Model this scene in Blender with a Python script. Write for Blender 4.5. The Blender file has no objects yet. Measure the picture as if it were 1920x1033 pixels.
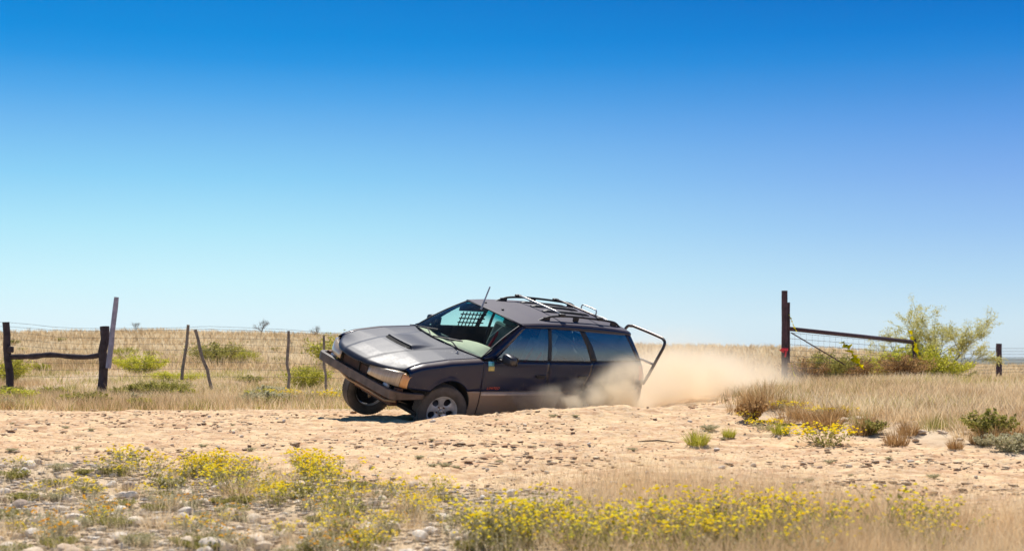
import bpy, bmesh, math, random
import numpy as np
from mathutils import Vector, Matrix, Euler

random.seed(7)
RNG = np.random.default_rng(7)
scene = bpy.context.scene
col = scene.collection
R = math.radians
EYE = 1.5            # height of the lens above the world's zero

# ------------------------------------------------------------------ camera
cam_d = bpy.data.cameras.new('camera')
cam = bpy.data.objects.new('camera', cam_d)
col.objects.link(cam)
cam.location = (0, 0, EYE)
cam.rotation_euler = (R(90), 0, 0)
cam_d.sensor_width = 36
cam_d.lens = 2700 / 1920 * 36
cam_d.shift_y = (668 - 516.5) / 1920
cam_d.clip_start = 0.1
cam_d.clip_end = 30000
cam_d.dof.use_dof = True
cam_d.dof.focus_distance = 18.4
cam_d.dof.aperture_fstop = 2.6
scene.camera = cam

# ------------------------------------------------------------------ sky, sun, exposure
SUN_EL, SUN_AZ = 60.0, -4.0          # azimuth measured from +Y towards +X (the sun stands behind the car)
world = bpy.data.worlds.new('World')
scene.world = world
world.use_nodes = True
wn = world.node_tree
wn.nodes.clear()
def WN(t, **k):
    n = wn.nodes.new(t)
    for a, b in k.items(): setattr(n, a, b)
    return n
w_out = WN('ShaderNodeOutputWorld')
w_bg = WN('ShaderNodeBackground')
w_sky = WN('ShaderNodeTexSky', sky_type='NISHITA', sun_disc=False, sun_elevation=R(SUN_EL), sun_rotation=R(SUN_AZ),
           altitude=900, air_density=1.0, dust_density=0.3, ozone_density=2.5)
w_geo = WN('ShaderNodeTexCoord')
w_sep = WN('ShaderNodeSeparateXYZ')
wn.links.new(w_geo.outputs['Generated'], w_sep.inputs[0])
EXPOSURE = 0.25
def srgb(r, g, b):
    """picture colour -> scene light at this exposure"""
    f = lambda c: (c / 255 / 12.92 if c < 11 else ((c / 255 + .055) / 1.055) ** 2.4) / 2 ** EXPOSURE
    return (f(r), f(g), f(b), 1)
# the clear-air grade of this sky by height above the horizon (sine of elevation); its west side is paler than its east side
PALE = [(0.0, (229, 246, 254)), (.025, (222, 246, 254)), (.052, (205, 244, 254)), (.086, (176, 231, 251)), (.121, (140, 209, 247)), (.154, (110, 184, 240)), (.175, (80, 168, 235)),
        (.1975, (36, 150, 227)), (.214, (4, 141, 222)), (.24, (0, 131, 214)), (.5, (26, 92, 150)), (1.0, (34, 74, 116))]
DEEP = [(0.0, (216, 232, 240)), (.025, (204, 229, 243)), (.052, (180, 217, 244)), (.086, (151, 195, 242)), (.121, (126, 174, 237)), (.154, (95, 157, 230)), (.175, (70, 145, 222)),
        (.1975, (34, 134, 216)), (.214, (4, 124, 211)), (.24, (0, 110, 198)), (.5, (22, 82, 142)), (1.0, (30, 68, 110))]
def sky_ramp(stops):
    q = WN('ShaderNodeValToRGB'); er = q.color_ramp
    while len(er.elements) < len(stops): er.elements.new(0.5)
    for e, (p, c) in zip(er.elements, stops):
        e.position = p; e.color = srgb(*c)
    wn.links.new(w_sep.outputs['Z'], q.inputs[0]); return q
w_map = WN('ShaderNodeMapRange', interpolation_type='SMOOTHSTEP'); w_map.inputs['From Min'].default_value = -0.25; w_map.inputs['From Max'].default_value = 0.40
wn.links.new(w_sep.outputs['X'], w_map.inputs['Value'])
w_mul = WN('ShaderNodeMix', data_type='RGBA')
wn.links.new(w_map.outputs[0], w_mul.inputs['Factor'])
wn.links.new(sky_ramp(PALE).outputs[0], w_mul.inputs['A']); wn.links.new(sky_ramp(DEEP).outputs[0], w_mul.inputs['B'])
w_sc = WN('ShaderNodeMix', data_type='RGBA', blend_type='MULTIPLY'); w_sc.inputs['Factor'].default_value = 1
wn.links.new(w_mul.outputs['Result'], w_sc.inputs['A']); w_sc.inputs['B'].default_value = (10, 10, 10, 1)
w_mix = WN('ShaderNodeMix', data_type='RGBA'); w_mix.inputs['Factor'].default_value = 0.985
wn.links.new(w_sky.outputs[0], w_mix.inputs['A']); wn.links.new(w_sc.outputs['Result'], w_mix.inputs['B'])
wn.links.new(w_mix.outputs['Result'], w_bg.inputs['Color'])
w_bg.inputs['Strength'].default_value = 0.1
wn.links.new(w_bg.outputs[0], w_out.inputs['Surface'])

sun_d = bpy.data.lights.new('sun', 'SUN')
sun_d.energy = 5.0
sun_d.angle = R(0.53)
sun_d.color = (1.0, 0.95, 0.87)
sun = bpy.data.objects.new('sun', sun_d)
col.objects.link(sun)
sv = Vector((math.sin(R(SUN_AZ)) * math.cos(R(SUN_EL)), math.cos(R(SUN_AZ)) * math.cos(R(SUN_EL)), math.sin(R(SUN_EL))))
sun.rotation_euler = sv.to_track_quat('Z', 'Y').to_euler()

scene.view_settings.view_transform = 'Standard'
scene.view_settings.look = 'None'
scene.view_settings.exposure = EXPOSURE
scene.view_settings.gamma = 1
scene.render.engine = 'CYCLES'
cy = scene.cycles
cy.use_denoising = True
cy.max_bounces = 8
cy.diffuse_bounces = 3
cy.glossy_bounces = 4
cy.transmission_bounces = 6
cy.transparent_max_bounces = 12
cy.volume_bounces = 6
cy.volume_step_rate = 1.0
cy.volume_max_steps = 256

# ------------------------------------------------------------------ helpers
def tag(o, label=None, cat=None, group=None, kind=None):
    if label: o['label'] = label
    if cat: o['category'] = cat
    if group: o['group'] = group
    if kind: o['kind'] = kind
    return o

def empty(name, loc=(0, 0, 0), parent=None):
    o = bpy.data.objects.new(name, None)
    o.empty_display_size = 0.2
    o.location = loc
    o.parent = parent
    col.objects.link(o)
    return o

def link(name, me, mat=None, parent=None):
    if mat is not None and not me.materials: me.materials.append(mat)
    o = bpy.data.objects.new(name, me)
    o.parent = parent
    col.objects.link(o)
    if mat is not None and me.materials and me.materials[0] is not mat:
        o.material_slots[0].link = 'OBJECT'; o.material_slots[0].material = mat
    return o

def smooth(me, on=True):
    me.polygons.foreach_set('use_smooth', np.full(len(me.polygons), on))
    return me

def npmesh(name, V, F, attrs=None, sm=False):
    """mesh from an (n,3) array and an (m,k) array of equal-sized faces; attrs: name -> per-vertex floats"""
    V = np.asarray(V, np.float32); F = np.asarray(F, np.int32)
    me = bpy.data.meshes.new(name)
    me.vertices.add(len(V)); me.vertices.foreach_set('co', V.ravel())
    k = F.shape[1]
    me.loops.add(F.size); me.loops.foreach_set('vertex_index', F.ravel())
    me.polygons.add(len(F))
    me.polygons.foreach_set('loop_start', np.arange(0, F.size, k, dtype=np.int32))
    for a, v in (attrs or {}).items():
        at = me.attributes.new(a, 'FLOAT', 'POINT'); at.data.foreach_set('value', np.asarray(v, np.float32))
    me.update(calc_edges=True)
    if sm: smooth(me)
    return me

def grid(P, flip=False, name='patch', sm=True):
    """P: (n,m,3) array of points -> quad mesh"""
    P = np.asarray(P, float); n, m = P.shape[:2]
    i = np.arange(n * m).reshape(n, m)
    F = np.stack([i[:-1, :-1], i[1:, :-1], i[1:, 1:], i[:-1, 1:]], -1).reshape(-1, 4)
    if flip: F = F[:, ::-1]
    return npmesh(name, P.reshape(-1, 3), F, sm=sm)

class MB:
    """collects simple shapes into one mesh"""
    def __init__(s): s.v = []; s.f = []
    def add(s, V, F):
        b = len(s.v); s.v += [tuple(map(float, p)) for p in V]; s.f += [tuple(b + i for i in f) for f in F]; return s
    def box(s, c, size, rot=None):
        hx, hy, hz = [q / 2 for q in size]
        V = [Vector((x * hx, y * hy, z * hz)) for x in (-1, 1) for y in (-1, 1) for z in (-1, 1)]
        if rot is not None: V = [rot @ v for v in V]
        V = [v + Vector(c) for v in V]
        return s.add(V, [(0, 1, 3, 2), (4, 6, 7, 5), (0, 4, 5, 1), (2, 3, 7, 6), (0, 2, 6, 4), (1, 5, 7, 3)])
    def tube(s, pts, r, n=8, cap=True, flat=1.0):
        pts = [Vector(p) for p in pts]
        if not hasattr(r, '__len__'): r = [r] * len(pts)
        rings = []
        t0 = (pts[1] - pts[0]).normalized()
        up = Vector((0, 0, 1)) if abs(t0.z) < 0.9 else Vector((1, 0, 0))
        a = t0.cross(up).normalized()
        for k, p in enumerate(pts):
            t = (pts[min(k + 1, len(pts) - 1)] - pts[max(k - 1, 0)]).normalized()
            a = (a - t * a.dot(t)).normalized(); b = t.cross(a)
            rings.append([p + (a * math.cos(2 * math.pi * i / n) + b * flat * math.sin(2 * math.pi * i / n)) * r[k] for i in range(n)])
        V = [v for q in rings for v in q]
        F = [(k * n + i, k * n + (i + 1) % n, (k + 1) * n + (i + 1) % n, (k + 1) * n + i) for k in range(len(pts) - 1) for i in range(n)]
        if cap: F += [tuple(range(n))[::-1], tuple((len(pts) - 1) * n + i for i in range(n))]
        return s.add(V, F)
    def lathe(s, prof, n=32, axis='Y', c=(0, 0, 0), closed=False):
        """prof: (radius, offset along axis)"""
        V = []
        for (r, h) in prof:
            for i in range(n):
                a = 2 * math.pi * i / n
                x, z = r * math.cos(a), r * math.sin(a)
                V.append({'Y': (c[0] + x, c[1] + h, c[2] + z), 'Z': (c[0] + x, c[1] + z, c[2] + h), 'X': (c[0] + h, c[1] + x, c[2] + z)}[axis])
        m = len(prof)
        F = [(k % m * n + i, k % m * n + (i + 1) % n, (k + 1) % m * n + (i + 1) % n, (k + 1) % m * n + i) for k in range(m if closed else m - 1) for i in range(n)]
        return s.add(V, F)
    def mesh(s, name, sm=False):
        me = bpy.data.meshes.new(name); me.from_pydata(s.v, [], s.f); me.update()
        if sm: smooth(me)
        return me
    def build(s, name, mat=None, parent=None, sm=False, bevel=0.0):
        o = link(name, s.mesh(name, sm), mat, parent)
        if bevel:
            b = o.modifiers.new('bevel', 'BEVEL'); b.width = bevel; b.segments = 2; b.limit_method = 'ANGLE'; b.angle_limit = R(40)
        return o

def auto_smooth(o, ang=40):
    me = o.data; smooth(me)
    bm = bmesh.new(); bm.from_mesh(me)
    for e in bm.edges:
        if len(e.link_faces) == 2 and e.calc_face_angle(0) > R(ang): e.smooth = False
    bm.to_mesh(me); bm.free()
    return o

def bez(pts, n=24):
    """smooth path through points (Catmull-Rom)"""
    P = [Vector(p) for p in pts]; P = [P[0] * 2 - P[1]] + P + [P[-1] * 2 - P[-2]]
    out = []; seg = len(P) - 3
    for k in range(seg):
        m = max(2, n // seg)
        for i in range(m + (1 if k == seg - 1 else 0)):
            t = i / m; a, b, c, d = P[k:k + 4]
            out.append(0.5 * (2 * b + (c - a) * t + (2 * a - 5 * b + 4 * c - d) * t * t + (3 * b - a - 3 * c + d) * t ** 3))
    return out

# hash value noise
def _h(ix, iy, seed):
    n = (ix.astype(np.int64) * 374761393 + iy.astype(np.int64) * 668265263 + seed * 974711) & 0x7fffffff
    n = ((n ^ (n >> 13)) * 1274126177) & 0x7fffffff
    n = n ^ (n >> 16)
    return (n & 0xffffff) / float(0xffffff)
def vnoise(x, y, seed=0):
    x = np.asarray(x, float); y = np.asarray(y, float)
    ix = np.floor(x); iy = np.floor(y); fx = x - ix; fy = y - iy
    fx = fx * fx * (3 - 2 * fx); fy = fy * fy * (3 - 2 * fy)
    a = _h(ix, iy, seed); b = _h(ix + 1, iy, seed); c = _h(ix, iy + 1, seed); d = _h(ix + 1, iy + 1, seed)
    return (a * (1 - fx) + b * fx) * (1 - fy) + (c * (1 - fx) + d * fx) * fy
def fbm(x, y, seed=0, oct=4):
    s = 0; a = 0.5
    for k in range(oct):
        s = s + a * (vnoise(x * 2 ** k + 17.3 * k, y * 2 ** k - 9.1 * k, seed + k) - 0.5); a *= 0.5
    return s
def sstep(a, b, x):
    t = np.clip((np.asarray(x, float) - a) / (b - a), 0, 1); return t * t * (3 - 2 * t)

# ------------------------------------------------------------------ materials
class NT:
    def __init__(s, name):
        s.m = bpy.data.materials.new(name); s.m.use_nodes = True; s.t = s.m.node_tree; s.t.nodes.clear()
        s.out = s.n('ShaderNodeOutputMaterial')
    def n(s, typ, ins=None, **k):
        q = s.t.nodes.new(typ)
        for a, b in k.items(): setattr(q, a, b)
        for a, b in (ins or {}).items(): s.set(q, a, b)
        return q
    def set(s, q, a, b):
        i = q.inputs[a]
        if hasattr(b, 'default_value') or isinstance(b, bpy.types.NodeSocket): s.t.links.new(b, i)
        elif isinstance(b, tuple) and len(b) == 3 and i.type == 'RGBA': i.default_value = (*b, 1)
        else: i.default_value = b
    def noise(s, scale, detail=4, rough=0.55, vec=None, dist=0.0):
        q = s.n('ShaderNodeTexNoise', {'Scale': scale, 'Detail': detail, 'Roughness': rough, 'Distortion': dist})
        if vec is not None: s.set(q, 'Vector', vec)
        return q.outputs['Fac']
    def ramp(s, fac, stops, interp='LINEAR'):
        q = s.n('ShaderNodeValToRGB'); r = q.color_ramp; r.interpolation = interp
        while len(r.elements) < len(stops): r.elements.new(0.5)
        for e, (p, c) in zip(r.elements, stops):
            e.position = p; e.color = (*c, 1) if hasattr(c, '__len__') else (c, c, c, 1)
        s.set(q, 'Fac', fac); return q.outputs['Color']
    def mix(s, f, a, b, blend='MIX'):
        q = s.n('ShaderNodeMix', data_type='RGBA', blend_type=blend)
        s.set(q, 'Factor', f); s.set(q, 'A', a); s.set(q, 'B', b); return q.outputs['Result']
    def math(s, op, a, b=0.0, clamp=False):
        q = s.n('ShaderNodeMath', operation=op, use_clamp=clamp); s.set(q, 0, a); s.set(q, 1, b); return q.outputs[0]
    def attr(s, name): return s.n('ShaderNodeAttribute', attribute_name=name).outputs['Fac']
    def obj(s): return s.n('ShaderNodeTexCoord').outputs['Object']
    def bump(s, h, strength=0.3, dist=0.01):
        return s.n('ShaderNodeBump', {'Height': h, 'Strength': strength, 'Distance': dist}).outputs['Normal']
    def bsdf(s, **k):
        q = s.n('ShaderNodeBsdfPrincipled')
        for a, b in k.items(): s.set(q, a.replace('_', ' '), b)
        return q.outputs[0]
    def done(s, sh): s.t.links.new(sh, s.out.inputs['Surface']); return s.m

def plain(name, c, rough=0.6, metal=0.0, var=0.25, scale=12.0, bump=0.0):
    t = NT(name); f = t.noise(scale, 5, vec=t.obj())
    lo = tuple(q * (1 - var) for q in c); hi = tuple(min(1, q * (1 + var)) for q in c)
    k = dict(Base_Color=t.ramp(f, [(0.3, lo), (0.7, hi)]), Roughness=rough, Metallic=metal)
    if bump: k['Normal'] = t.bump(t.noise(scale * 5, 4, vec=t.obj()), bump, 0.01)
    return t.done(t.bsdf(**k))

def plant_mat(name, stops, trans=0.35, attr='tint'):
    t = NT(name)
    c = t.ramp(t.attr(attr), stops)
    d = t.n('ShaderNodeBsdfDiffuse', {'Color': c}).outputs[0]
    tr = t.n('ShaderNodeBsdfTranslucent', {'Color': c}).outputs[0]
    m = t.n('ShaderNodeMixShader', {0: trans, 1: d, 2: tr}).outputs[0]
    return t.done(m)
# ------------------------------------------------------------------ terrain
# heights are worked out relative to the lens and lifted by EYE at the end; +Y runs away from the camera
WHEEL_A = (-1.0, 17.80); WHEEL_B = (1.25, 19.75)     # the rut that the near wheels run in
def seg_dist(x, y, a, b):
    dx, dy = b[0] - a[0], b[1] - a[1]; L = dx * dx + dy * dy
    t = np.clip(((x - a[0]) * dx + (y - a[1]) * dy) / L, 0, 1)
    return np.hypot(x - a[0] - t * dx, y - a[1] - t * dy), t
SKY_U = [-900, 0, 300, 600, 800, 1000, 1200, 1450, 1600, 1720, 1800, 1900, 2300, 3000]
SKY_V = [622, 626, 624, 631, 642, 649, 652, 657, 664, 676, 690, 691, 690, 688]
def road_near(x): return np.interp(x, [-12, -5, -3.4, -1.5, .55, 1.8, 2.9, 4.5, 9], [12.9, 12.6, 12.2, 11.4, 10.4, 9.2, 8.2, 7.0, 5.0])
def road_far(x): return np.interp(x, [-14, -1.2, 1.9, 2.5, 3.0, 3.6, 4.6, 8, 12], [20.7, 20.8, 20.3, 17.4, 16.6, 14.9, 13.4, 10.2, 7.0])
def road_mask(x, y):
    w = fbm(x * 0.9, y * 0.9, 31, 4) * 1.3
    wy = y + w
    m = sstep(-0.45, 0.45, wy - road_near(x)) * sstep(-0.45, 0.45, road_far(x) - wy)
    # the track that comes through the gate
    cx = np.interp(y, [17, 20, 24, 29, 40, 70], [0.0, 1.0, 2.2, 3.4, 5.0, 9.0])
    hw = np.interp(y, [17, 20, 29, 40], [2.2, 2.0, 1.6, 1.4])
    g = sstep(-0.4, 0.4, hw - np.abs(x - cx + w)) * sstep(16.5, 18.5, y) * (1 - sstep(45, 70, y))
    return np.maximum(m, g)
def height(x, y):
    x = np.asarray(x, float); y = np.asarray(y, float)
    z = np.interp(y, [-60, 0, 6, 8.3, 10, 12, 14, 15.5, 17, 21, 27], [-1.5, -1.32, -1.22, -1.10, -1.01, -.92, -.855, -.82, -.80, -.79, -.74])
    # bank on the right side of the road
    far = road_far(x)
    bank = sstep(1.6, 3.2, x) * sstep(-0.4, 2.6, y - far)
    z = z + bank * np.interp(y, [10, 15, 20, 27], [.10, .12, .16, .18]) * (1 - sstep(27, 45, y))
    # graded berm between the road and the rut
    yc = 16.65 + 0.26 * (x + 1.2)
    amp = np.interp(x, [-1.7, -1.25, -0.9, -.5, .25, 1.5, 2.6, 4.0], [0.0, 0.02, 0.08, .13, .165, .185, .19, 0.0])
    w = np.where(y < yc, 1.5, 0.34)
    z = z + amp * np.exp(-((y - yc) / w) ** 2)
    d, t = seg_dist(x, y, WHEEL_A, WHEEL_B)
    z = z - 0.21 * np.exp(-(d / 0.36) ** 4)
    # land behind the fence
    yy = np.maximum(y, 1.0)
    u = 960 + 2700 * x / np.maximum(yy, 20)
    target = (668 - np.interp(u, SKY_U, SKY_V)) / 2700.0
    s = sstep(22, 150, y)
    s2 = sstep(150, 1200, y)
    rise = target * 150 + 0.76
    z = z + s * rise
    z = z - s2 * (rise + 13)
    # country behind the camera, only ever met in reflections
    z = z + sstep(-60, -500, y) * 3.0
    # unevenness
    near = 1 - sstep(30, 120, y)
    m = road_mask(x, y)
    z = z + fbm(x * 0.33, y * 0.33, 3, 3) * 0.12 * near + (1 - m) * fbm(x * 1.3, y * 1.3, 5, 4) * 0.13 * near
    z = z + m * (fbm(x * 1.7, y * 3.2, 8, 4) * 0.05 + fbm(x * 6, y * 7, 9, 4) * 0.055 + fbm(x * 13, y * 15, 10, 2) * 0.022 + fbm(x * 3.0, y * 9.0, 16, 3) * 0.07) * near
    berm = np.exp(-((y - yc) / 0.8) ** 2) * np.clip(amp * 6, 0, 1)
    z = z + berm * fbm(x * 5, y * 6, 12, 3) * 0.10
    z = z + (1 - near) * fbm(x * 0.02, y * 0.02, 14, 3) * 1.2 * (1 - s2)
    return z + EYE
def H(x, y): return float(height(np.array([x]), np.array([y]))[0])
def at(u, d):
    """ground point seen in photograph column u at distance d"""
    x = (u - 960) / 2700 * d
    return Vector((x, d, H(x, d)))
def zat(v, d): return EYE + (668 - v) / 2700 * d

def axis(lo, hi, step, far_lo, far_hi, g=1.13):
    a = list(np.arange(lo, hi, step)); s = step
    while a[-1] < far_hi: s *= g; a.append(a[-1] + s)
    s = step; b = []; q = lo
    while q > far_lo: s *= g; q -= s; b.append(q)
    return np.array(b[::-1] + a)
GX = np.clip(axis(-7.5, 8.0, 0.042, -6000, 6000), -6000, 6000)
GY = np.clip(axis(7.2, 22.0, 0.042, -3000, 6000), -3000, 6000)
gx, gy = np.meshgrid(GX, GY, indexing='ij')
gz = height(gx, gy)
gm = road_mask(gx, gy)
V = np.stack([gx, gy, gz], -1).reshape(-1, 3)
n0, n1 = gx.shape
ii = np.arange(n0 * n1).reshape(n0, n1)
F = np.stack([ii[:-1, :-1], ii[1:, :-1], ii[1:, 1:], ii[:-1, 1:]], -1).reshape(-1, 4)
fm = (gm[:-1, :-1] + gm[1:, 1:] > 1.0).ravel()

def ground_mat(name):
    t = NT(name)
    pos = t.n('ShaderNodeNewGeometry').outputs['Position']
    st = t.n('ShaderNodeMapping', {'Vector': pos, 'Scale': (0.55, 1.0, 1.0)}).outputs[0]
    m = t.attr('road')
    n1 = t.noise(0.55, 6, 0.6, pos); n2 = t.noise(7.0, 6, 0.65, st); n3 = t.noise(38.0, 4, 0.6, pos); n4 = t.noise(2.2, 5, 0.6, st)
    road = t.ramp(n2, [(0.34, (0.42, 0.245, 0.135)), (0.45, (0.62, 0.415, 0.24)), (0.56, (0.76, 0.53, 0.30)), (0.70, (0.84, 0.645, 0.40))])
    road = t.mix(t.ramp(n1, [(0.40, 0.0), (0.70, 0.40)]), road, (0.80, 0.57, 0.32))
    road = t.mix(t.ramp(n4, [(0.54, 0.0), (0.74, 0.55)]), road, (0.50, 0.28, 0.155))
    peb = t.n('ShaderNodeTexVoronoi', {'Vector': pos, 'Scale': 26.0}, feature='F1')
    speck = t.ramp(peb.outputs['Color'], [(0.50, 0.0), (0.62, 1.0)])
    road = t.mix(t.ramp(t.noise(5.0, 7, 0.7, t.n('ShaderNodeMapping', {'Vector': pos, 'Scale': (0.35, 1.2, 1.0)}).outputs[0]), [(0.48, 0.0), (0.62, 0.75)]), road, (0.50, 0.27, 0.15))
    road = t.mix(t.math('MULTIPLY', speck, 0.28), road, (0.80, 0.64, 0.45))
    soil = t.ramp(n4, [(0.30, (0.38, 0.26, 0.16)), (0.5, (0.58, 0.43, 0.28)), (0.75, (0.72, 0.57, 0.40))])
    soil = t.mix(t.ramp(n3, [(0.45, 0.0), (0.8, 0.4)]), soil, (0.62, 0.50, 0.36))
    sp = t.n('ShaderNodeSeparateXYZ', {0: pos}).outputs['Y']
    farf = t.n('ShaderNodeMapRange', {'Value': sp, 'From Min': 30.0, 'From Max': 70.0}).outputs[0]
    n5 = t.noise(0.16, 7, 0.66, st); n6 = t.noise(0.9, 5, 0.6, pos)
    rng = t.ramp(n5, [(0.30, (0.25, 0.20, 0.09)), (0.44, (0.43, 0.32, 0.18)), (0.60, (0.55, 0.42, 0.25)), (0.78, (0.64, 0.50, 0.32))])
    rng = t.mix(t.ramp(n6, [(0.50, 0.0), (0.75, 0.5)]), rng, (0.24, 0.20, 0.09))
    vfar = t.n('ShaderNodeMapRange', {'Value': sp, 'From Min': 300.0, 'From Max': 900.0}).outputs[0]
    rng = t.mix(vfar, rng, t.ramp(t.noise(0.012, 6, 0.6, pos), [(0.35, (0.07, 0.085, 0.055)), (0.7, (0.19, 0.16, 0.10))]))
    soil = t.mix(farf, soil, rng)
    c = t.mix(m, soil, road)
    hgt = t.math('ADD', t.math('MULTIPLY', n2, 0.6), t.math('MULTIPLY', n3, 0.4))
    nor = t.bump(hgt, 0.75, 0.035)
    return t.done(t.bsdf(Base_Color=c, Roughness=0.95, Normal=nor, Specular_IOR_Level=0.15))
GM = ground_mat('dry_earth')
for nm, sel in (('ground', ~fm), ('dirt_road', fm)):
    f = F[sel]; used = np.unique(f); remap = np.full(len(V), -1); remap[used] = np.arange(len(used))
    me = npmesh(nm, V[used], remap[f], {'road': gm.ravel()[used]}, sm=True)
    tag(link(nm, me, GM), kind='structure')

# distant low hills across the plain, and the ridge behind the camera that the windows mirror
def ridge(name, pts, depth, mat, seed):
    n = 160; P = []
    us = np.linspace(0, 1, n)
    xs = np.interp(us, np.linspace(0, 1, len(pts)), [p[0] for p in pts]); ys = np.interp(us, np.linspace(0, 1, len(pts)), [p[1] for p in pts])
    hs = np.interp(us, np.linspace(0, 1, len(pts)), [p[2] for p in pts])
    hs = hs * (1 + 0.35 * fbm(us * 9, us * 0, seed, 4)) + EYE
    for k, wd in enumerate(np.linspace(-1, 1, 9)):
        P.append(np.stack([xs, ys + wd * depth, EYE - 15 + (hs - EYE + 15) * (1 - abs(wd) ** 1.6)], -1))
    tag(link(name, grid(np.array(P), name=name), mat), kind='structure')
def scrub(name, stops):
    t = NT(name); pos = t.n('ShaderNodeNewGeometry').outputs['Position']
    return t.done(t.bsdf(Base_Color=t.ramp(t.noise(0.02, 7, 0.65, pos), stops), Roughness=0.95, Specular_IOR_Level=0.1))
HILL = scrub('far_scrub', [(0.35, (0.065, 0.075, 0.05)), (0.5, (0.11, 0.105, 0.065)), (0.7, (0.19, 0.16, 0.105))])
ridge('hills', [(-1500, 5200, -14), (600, 5200, -10), (1400, 5200, -6.0), (2200, 5200, -5.0), (3600, 5200, -7), (5600, 5200, -9)], 350, HILL, 61)
ridge('ridge', [(-900, -520, 9), (-300, -560, 13), (200, -540, 10), (900, -560, 12)], 60, HILL, 67)

# ------------------------------------------------------------------ plants
M_DRY = plant_mat('dry_grass', [(0.0, (0.48, 0.33, 0.17)), (0.35, (0.70, 0.52, 0.30)), (0.7, (0.82, 0.65, 0.41)), (1.0, (0.88, 0.75, 0.53))], 0.5)
M_RUST = plant_mat('rust_grass', [(0.0, (0.26, 0.14, 0.055)), (0.5, (0.48, 0.29, 0.12)), (1.0, (0.66, 0.45, 0.22))], 0.45)
M_GREEN = plant_mat('green_leaf', [(0.0, (0.27, 0.27, 0.035)), (0.5, (0.48, 0.46, 0.06)), (1.0, (0.70, 0.64, 0.12))], 0.5)
M_OLIVE = plant_mat('olive_leaf', [(0.0, (0.19, 0.18, 0.05)), (0.5, (0.38, 0.35, 0.085)), (1.0, (0.56, 0.50, 0.14))], 0.5)
M_LIME = plant_mat('lime_leaf', [(0.0, (0.36, 0.37, 0.03)), (0.5, (0.62, 0.60, 0.06)), (1.0, (0.82, 0.76, 0.15))], 0.5)
M_WEED = plant_mat('verge_weed', [(0.0, (0.17, 0.15, 0.05)), (0.4, (0.34, 0.31, 0.08)), (0.75, (0.46, 0.44, 0.09)), (1.0, (0.58, 0.50, 0.22))], 0.45)
M_SAGE = plant_mat('sage_leaf', [(0.0, (0.36, 0.34, 0.18)), (0.5, (0.54, 0.50, 0.30)), (1.0, (0.70, 0.64, 0.44))], 0.45)
M_YEL = plant_mat('yellow_petal', [(0.0, (0.80, 0.52, 0.006)), (0.5, (0.90, 0.68, 0.015)), (1.0, (0.95, 0.80, 0.06))], 0.35)
M_ORA = plant_mat('orange_petal', [(0.0, (0.72, 0.28, 0.005)), (1.0, (0.88, 0.50, 0.02))], 0.3)
M_TWIG = plain('twig_bark', (0.16, 0.11, 0.075), 0.9)
M_DARKTWIG = plain('dark_twig', (0.075, 0.05, 0.035), 0.9)

def blades(base, h, lean, width, az, tint, curve=0.6):
    """grass blades: base (n,3); returns vertices, quads and tint (three levels, tapering)"""
    n = len(base)
    dirv = np.stack([np.cos(az), np.sin(az), np.zeros(n)], -1)
    wa = az + RNG.uniform(-1.2, 1.2, n) + np.pi / 2
    side = np.stack([np.cos(wa), np.sin(wa), np.zeros(n)], -1)
    L = []
    for t, w in ((0.0, 1.0), (0.55, 0.75), (1.0, 0.16)):
        off = dirv * (lean * (t * (1 - curve) + curve * t * t))[:, None] if np.ndim(lean) else dirv * lean * t
        up = np.zeros((n, 3)); up[:, 2] = h * t * (1 - 0.12 * t)
        c = base + off + up
        L += [c - side * (width * w / 2)[:, None], c + side * (width * w / 2)[:, None]]
    Vv = np.stack(L, 1).reshape(-1, 3)
    k = np.arange(n)[:, None] * 6
    Ff = np.concatenate([k + np.array([[0, 1, 3, 2]]), k + np.array([[2, 3, 5, 4]])], 0)
    return Vv, Ff, np.repeat(tint, 6)

def leaves(cen, size, tint, flat=0.4, elong=1.8):
    """leaf quads at points"""
    n = len(cen)
    a = RNG.normal(size=(n, 3)); a /= np.linalg.norm(a, axis=1)[:, None]
    b = RNG.normal(size=(n, 3)); b[:, 2] *= flat
    b -= a * (a * b).sum(1)[:, None]; b /= np.linalg.norm(b, axis=1)[:, None] + 1e-9
    s = np.broadcast_to(size, (n,))[:, None]
    P = np.stack([cen - a * s * elong / 2, cen + b * s / 2, cen + a * s * elong / 2, cen - b * s / 2], 1).reshape(-1, 3)
    return P, np.arange(4 * n).reshape(n, 4), np.repeat(tint, 4)

def cat_mesh(name, parts):
    Vs, Fs, Ts = [], [], []; o = 0
    for v, f, t in parts:
        Vs.append(v); Fs.append(f + o); Ts.append(t); o += len(v)
    return npmesh(name, np.concatenate(Vs), np.concatenate(Fs), {'tint': np.concatenate(Ts)})

def tuft_mesh(seed, n=110, h=0.34, spread=0.10, lean=0.20, w=0.0055):
    r = np.random.default_rng(seed)
    a = r.uniform(0, 2 * np.pi, n); q = np.sqrt(r.uniform(0, 1, n)) * spread
    base = np.stack([q * np.cos(a), q * np.sin(a), np.full(n, -0.02)], -1)
    hh = h * r.uniform(0.45, 1.1, n) * (1 - 0.3 * q / spread)
    return cat_mesh('blade', [blades(base, hh, lean * r.uniform(0.2, 1.3, n), np.full(n, w) * r.uniform(.6, 1.4, n), a + r.normal(0, .5, n), r.uniform(0, 1, n))])

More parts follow.
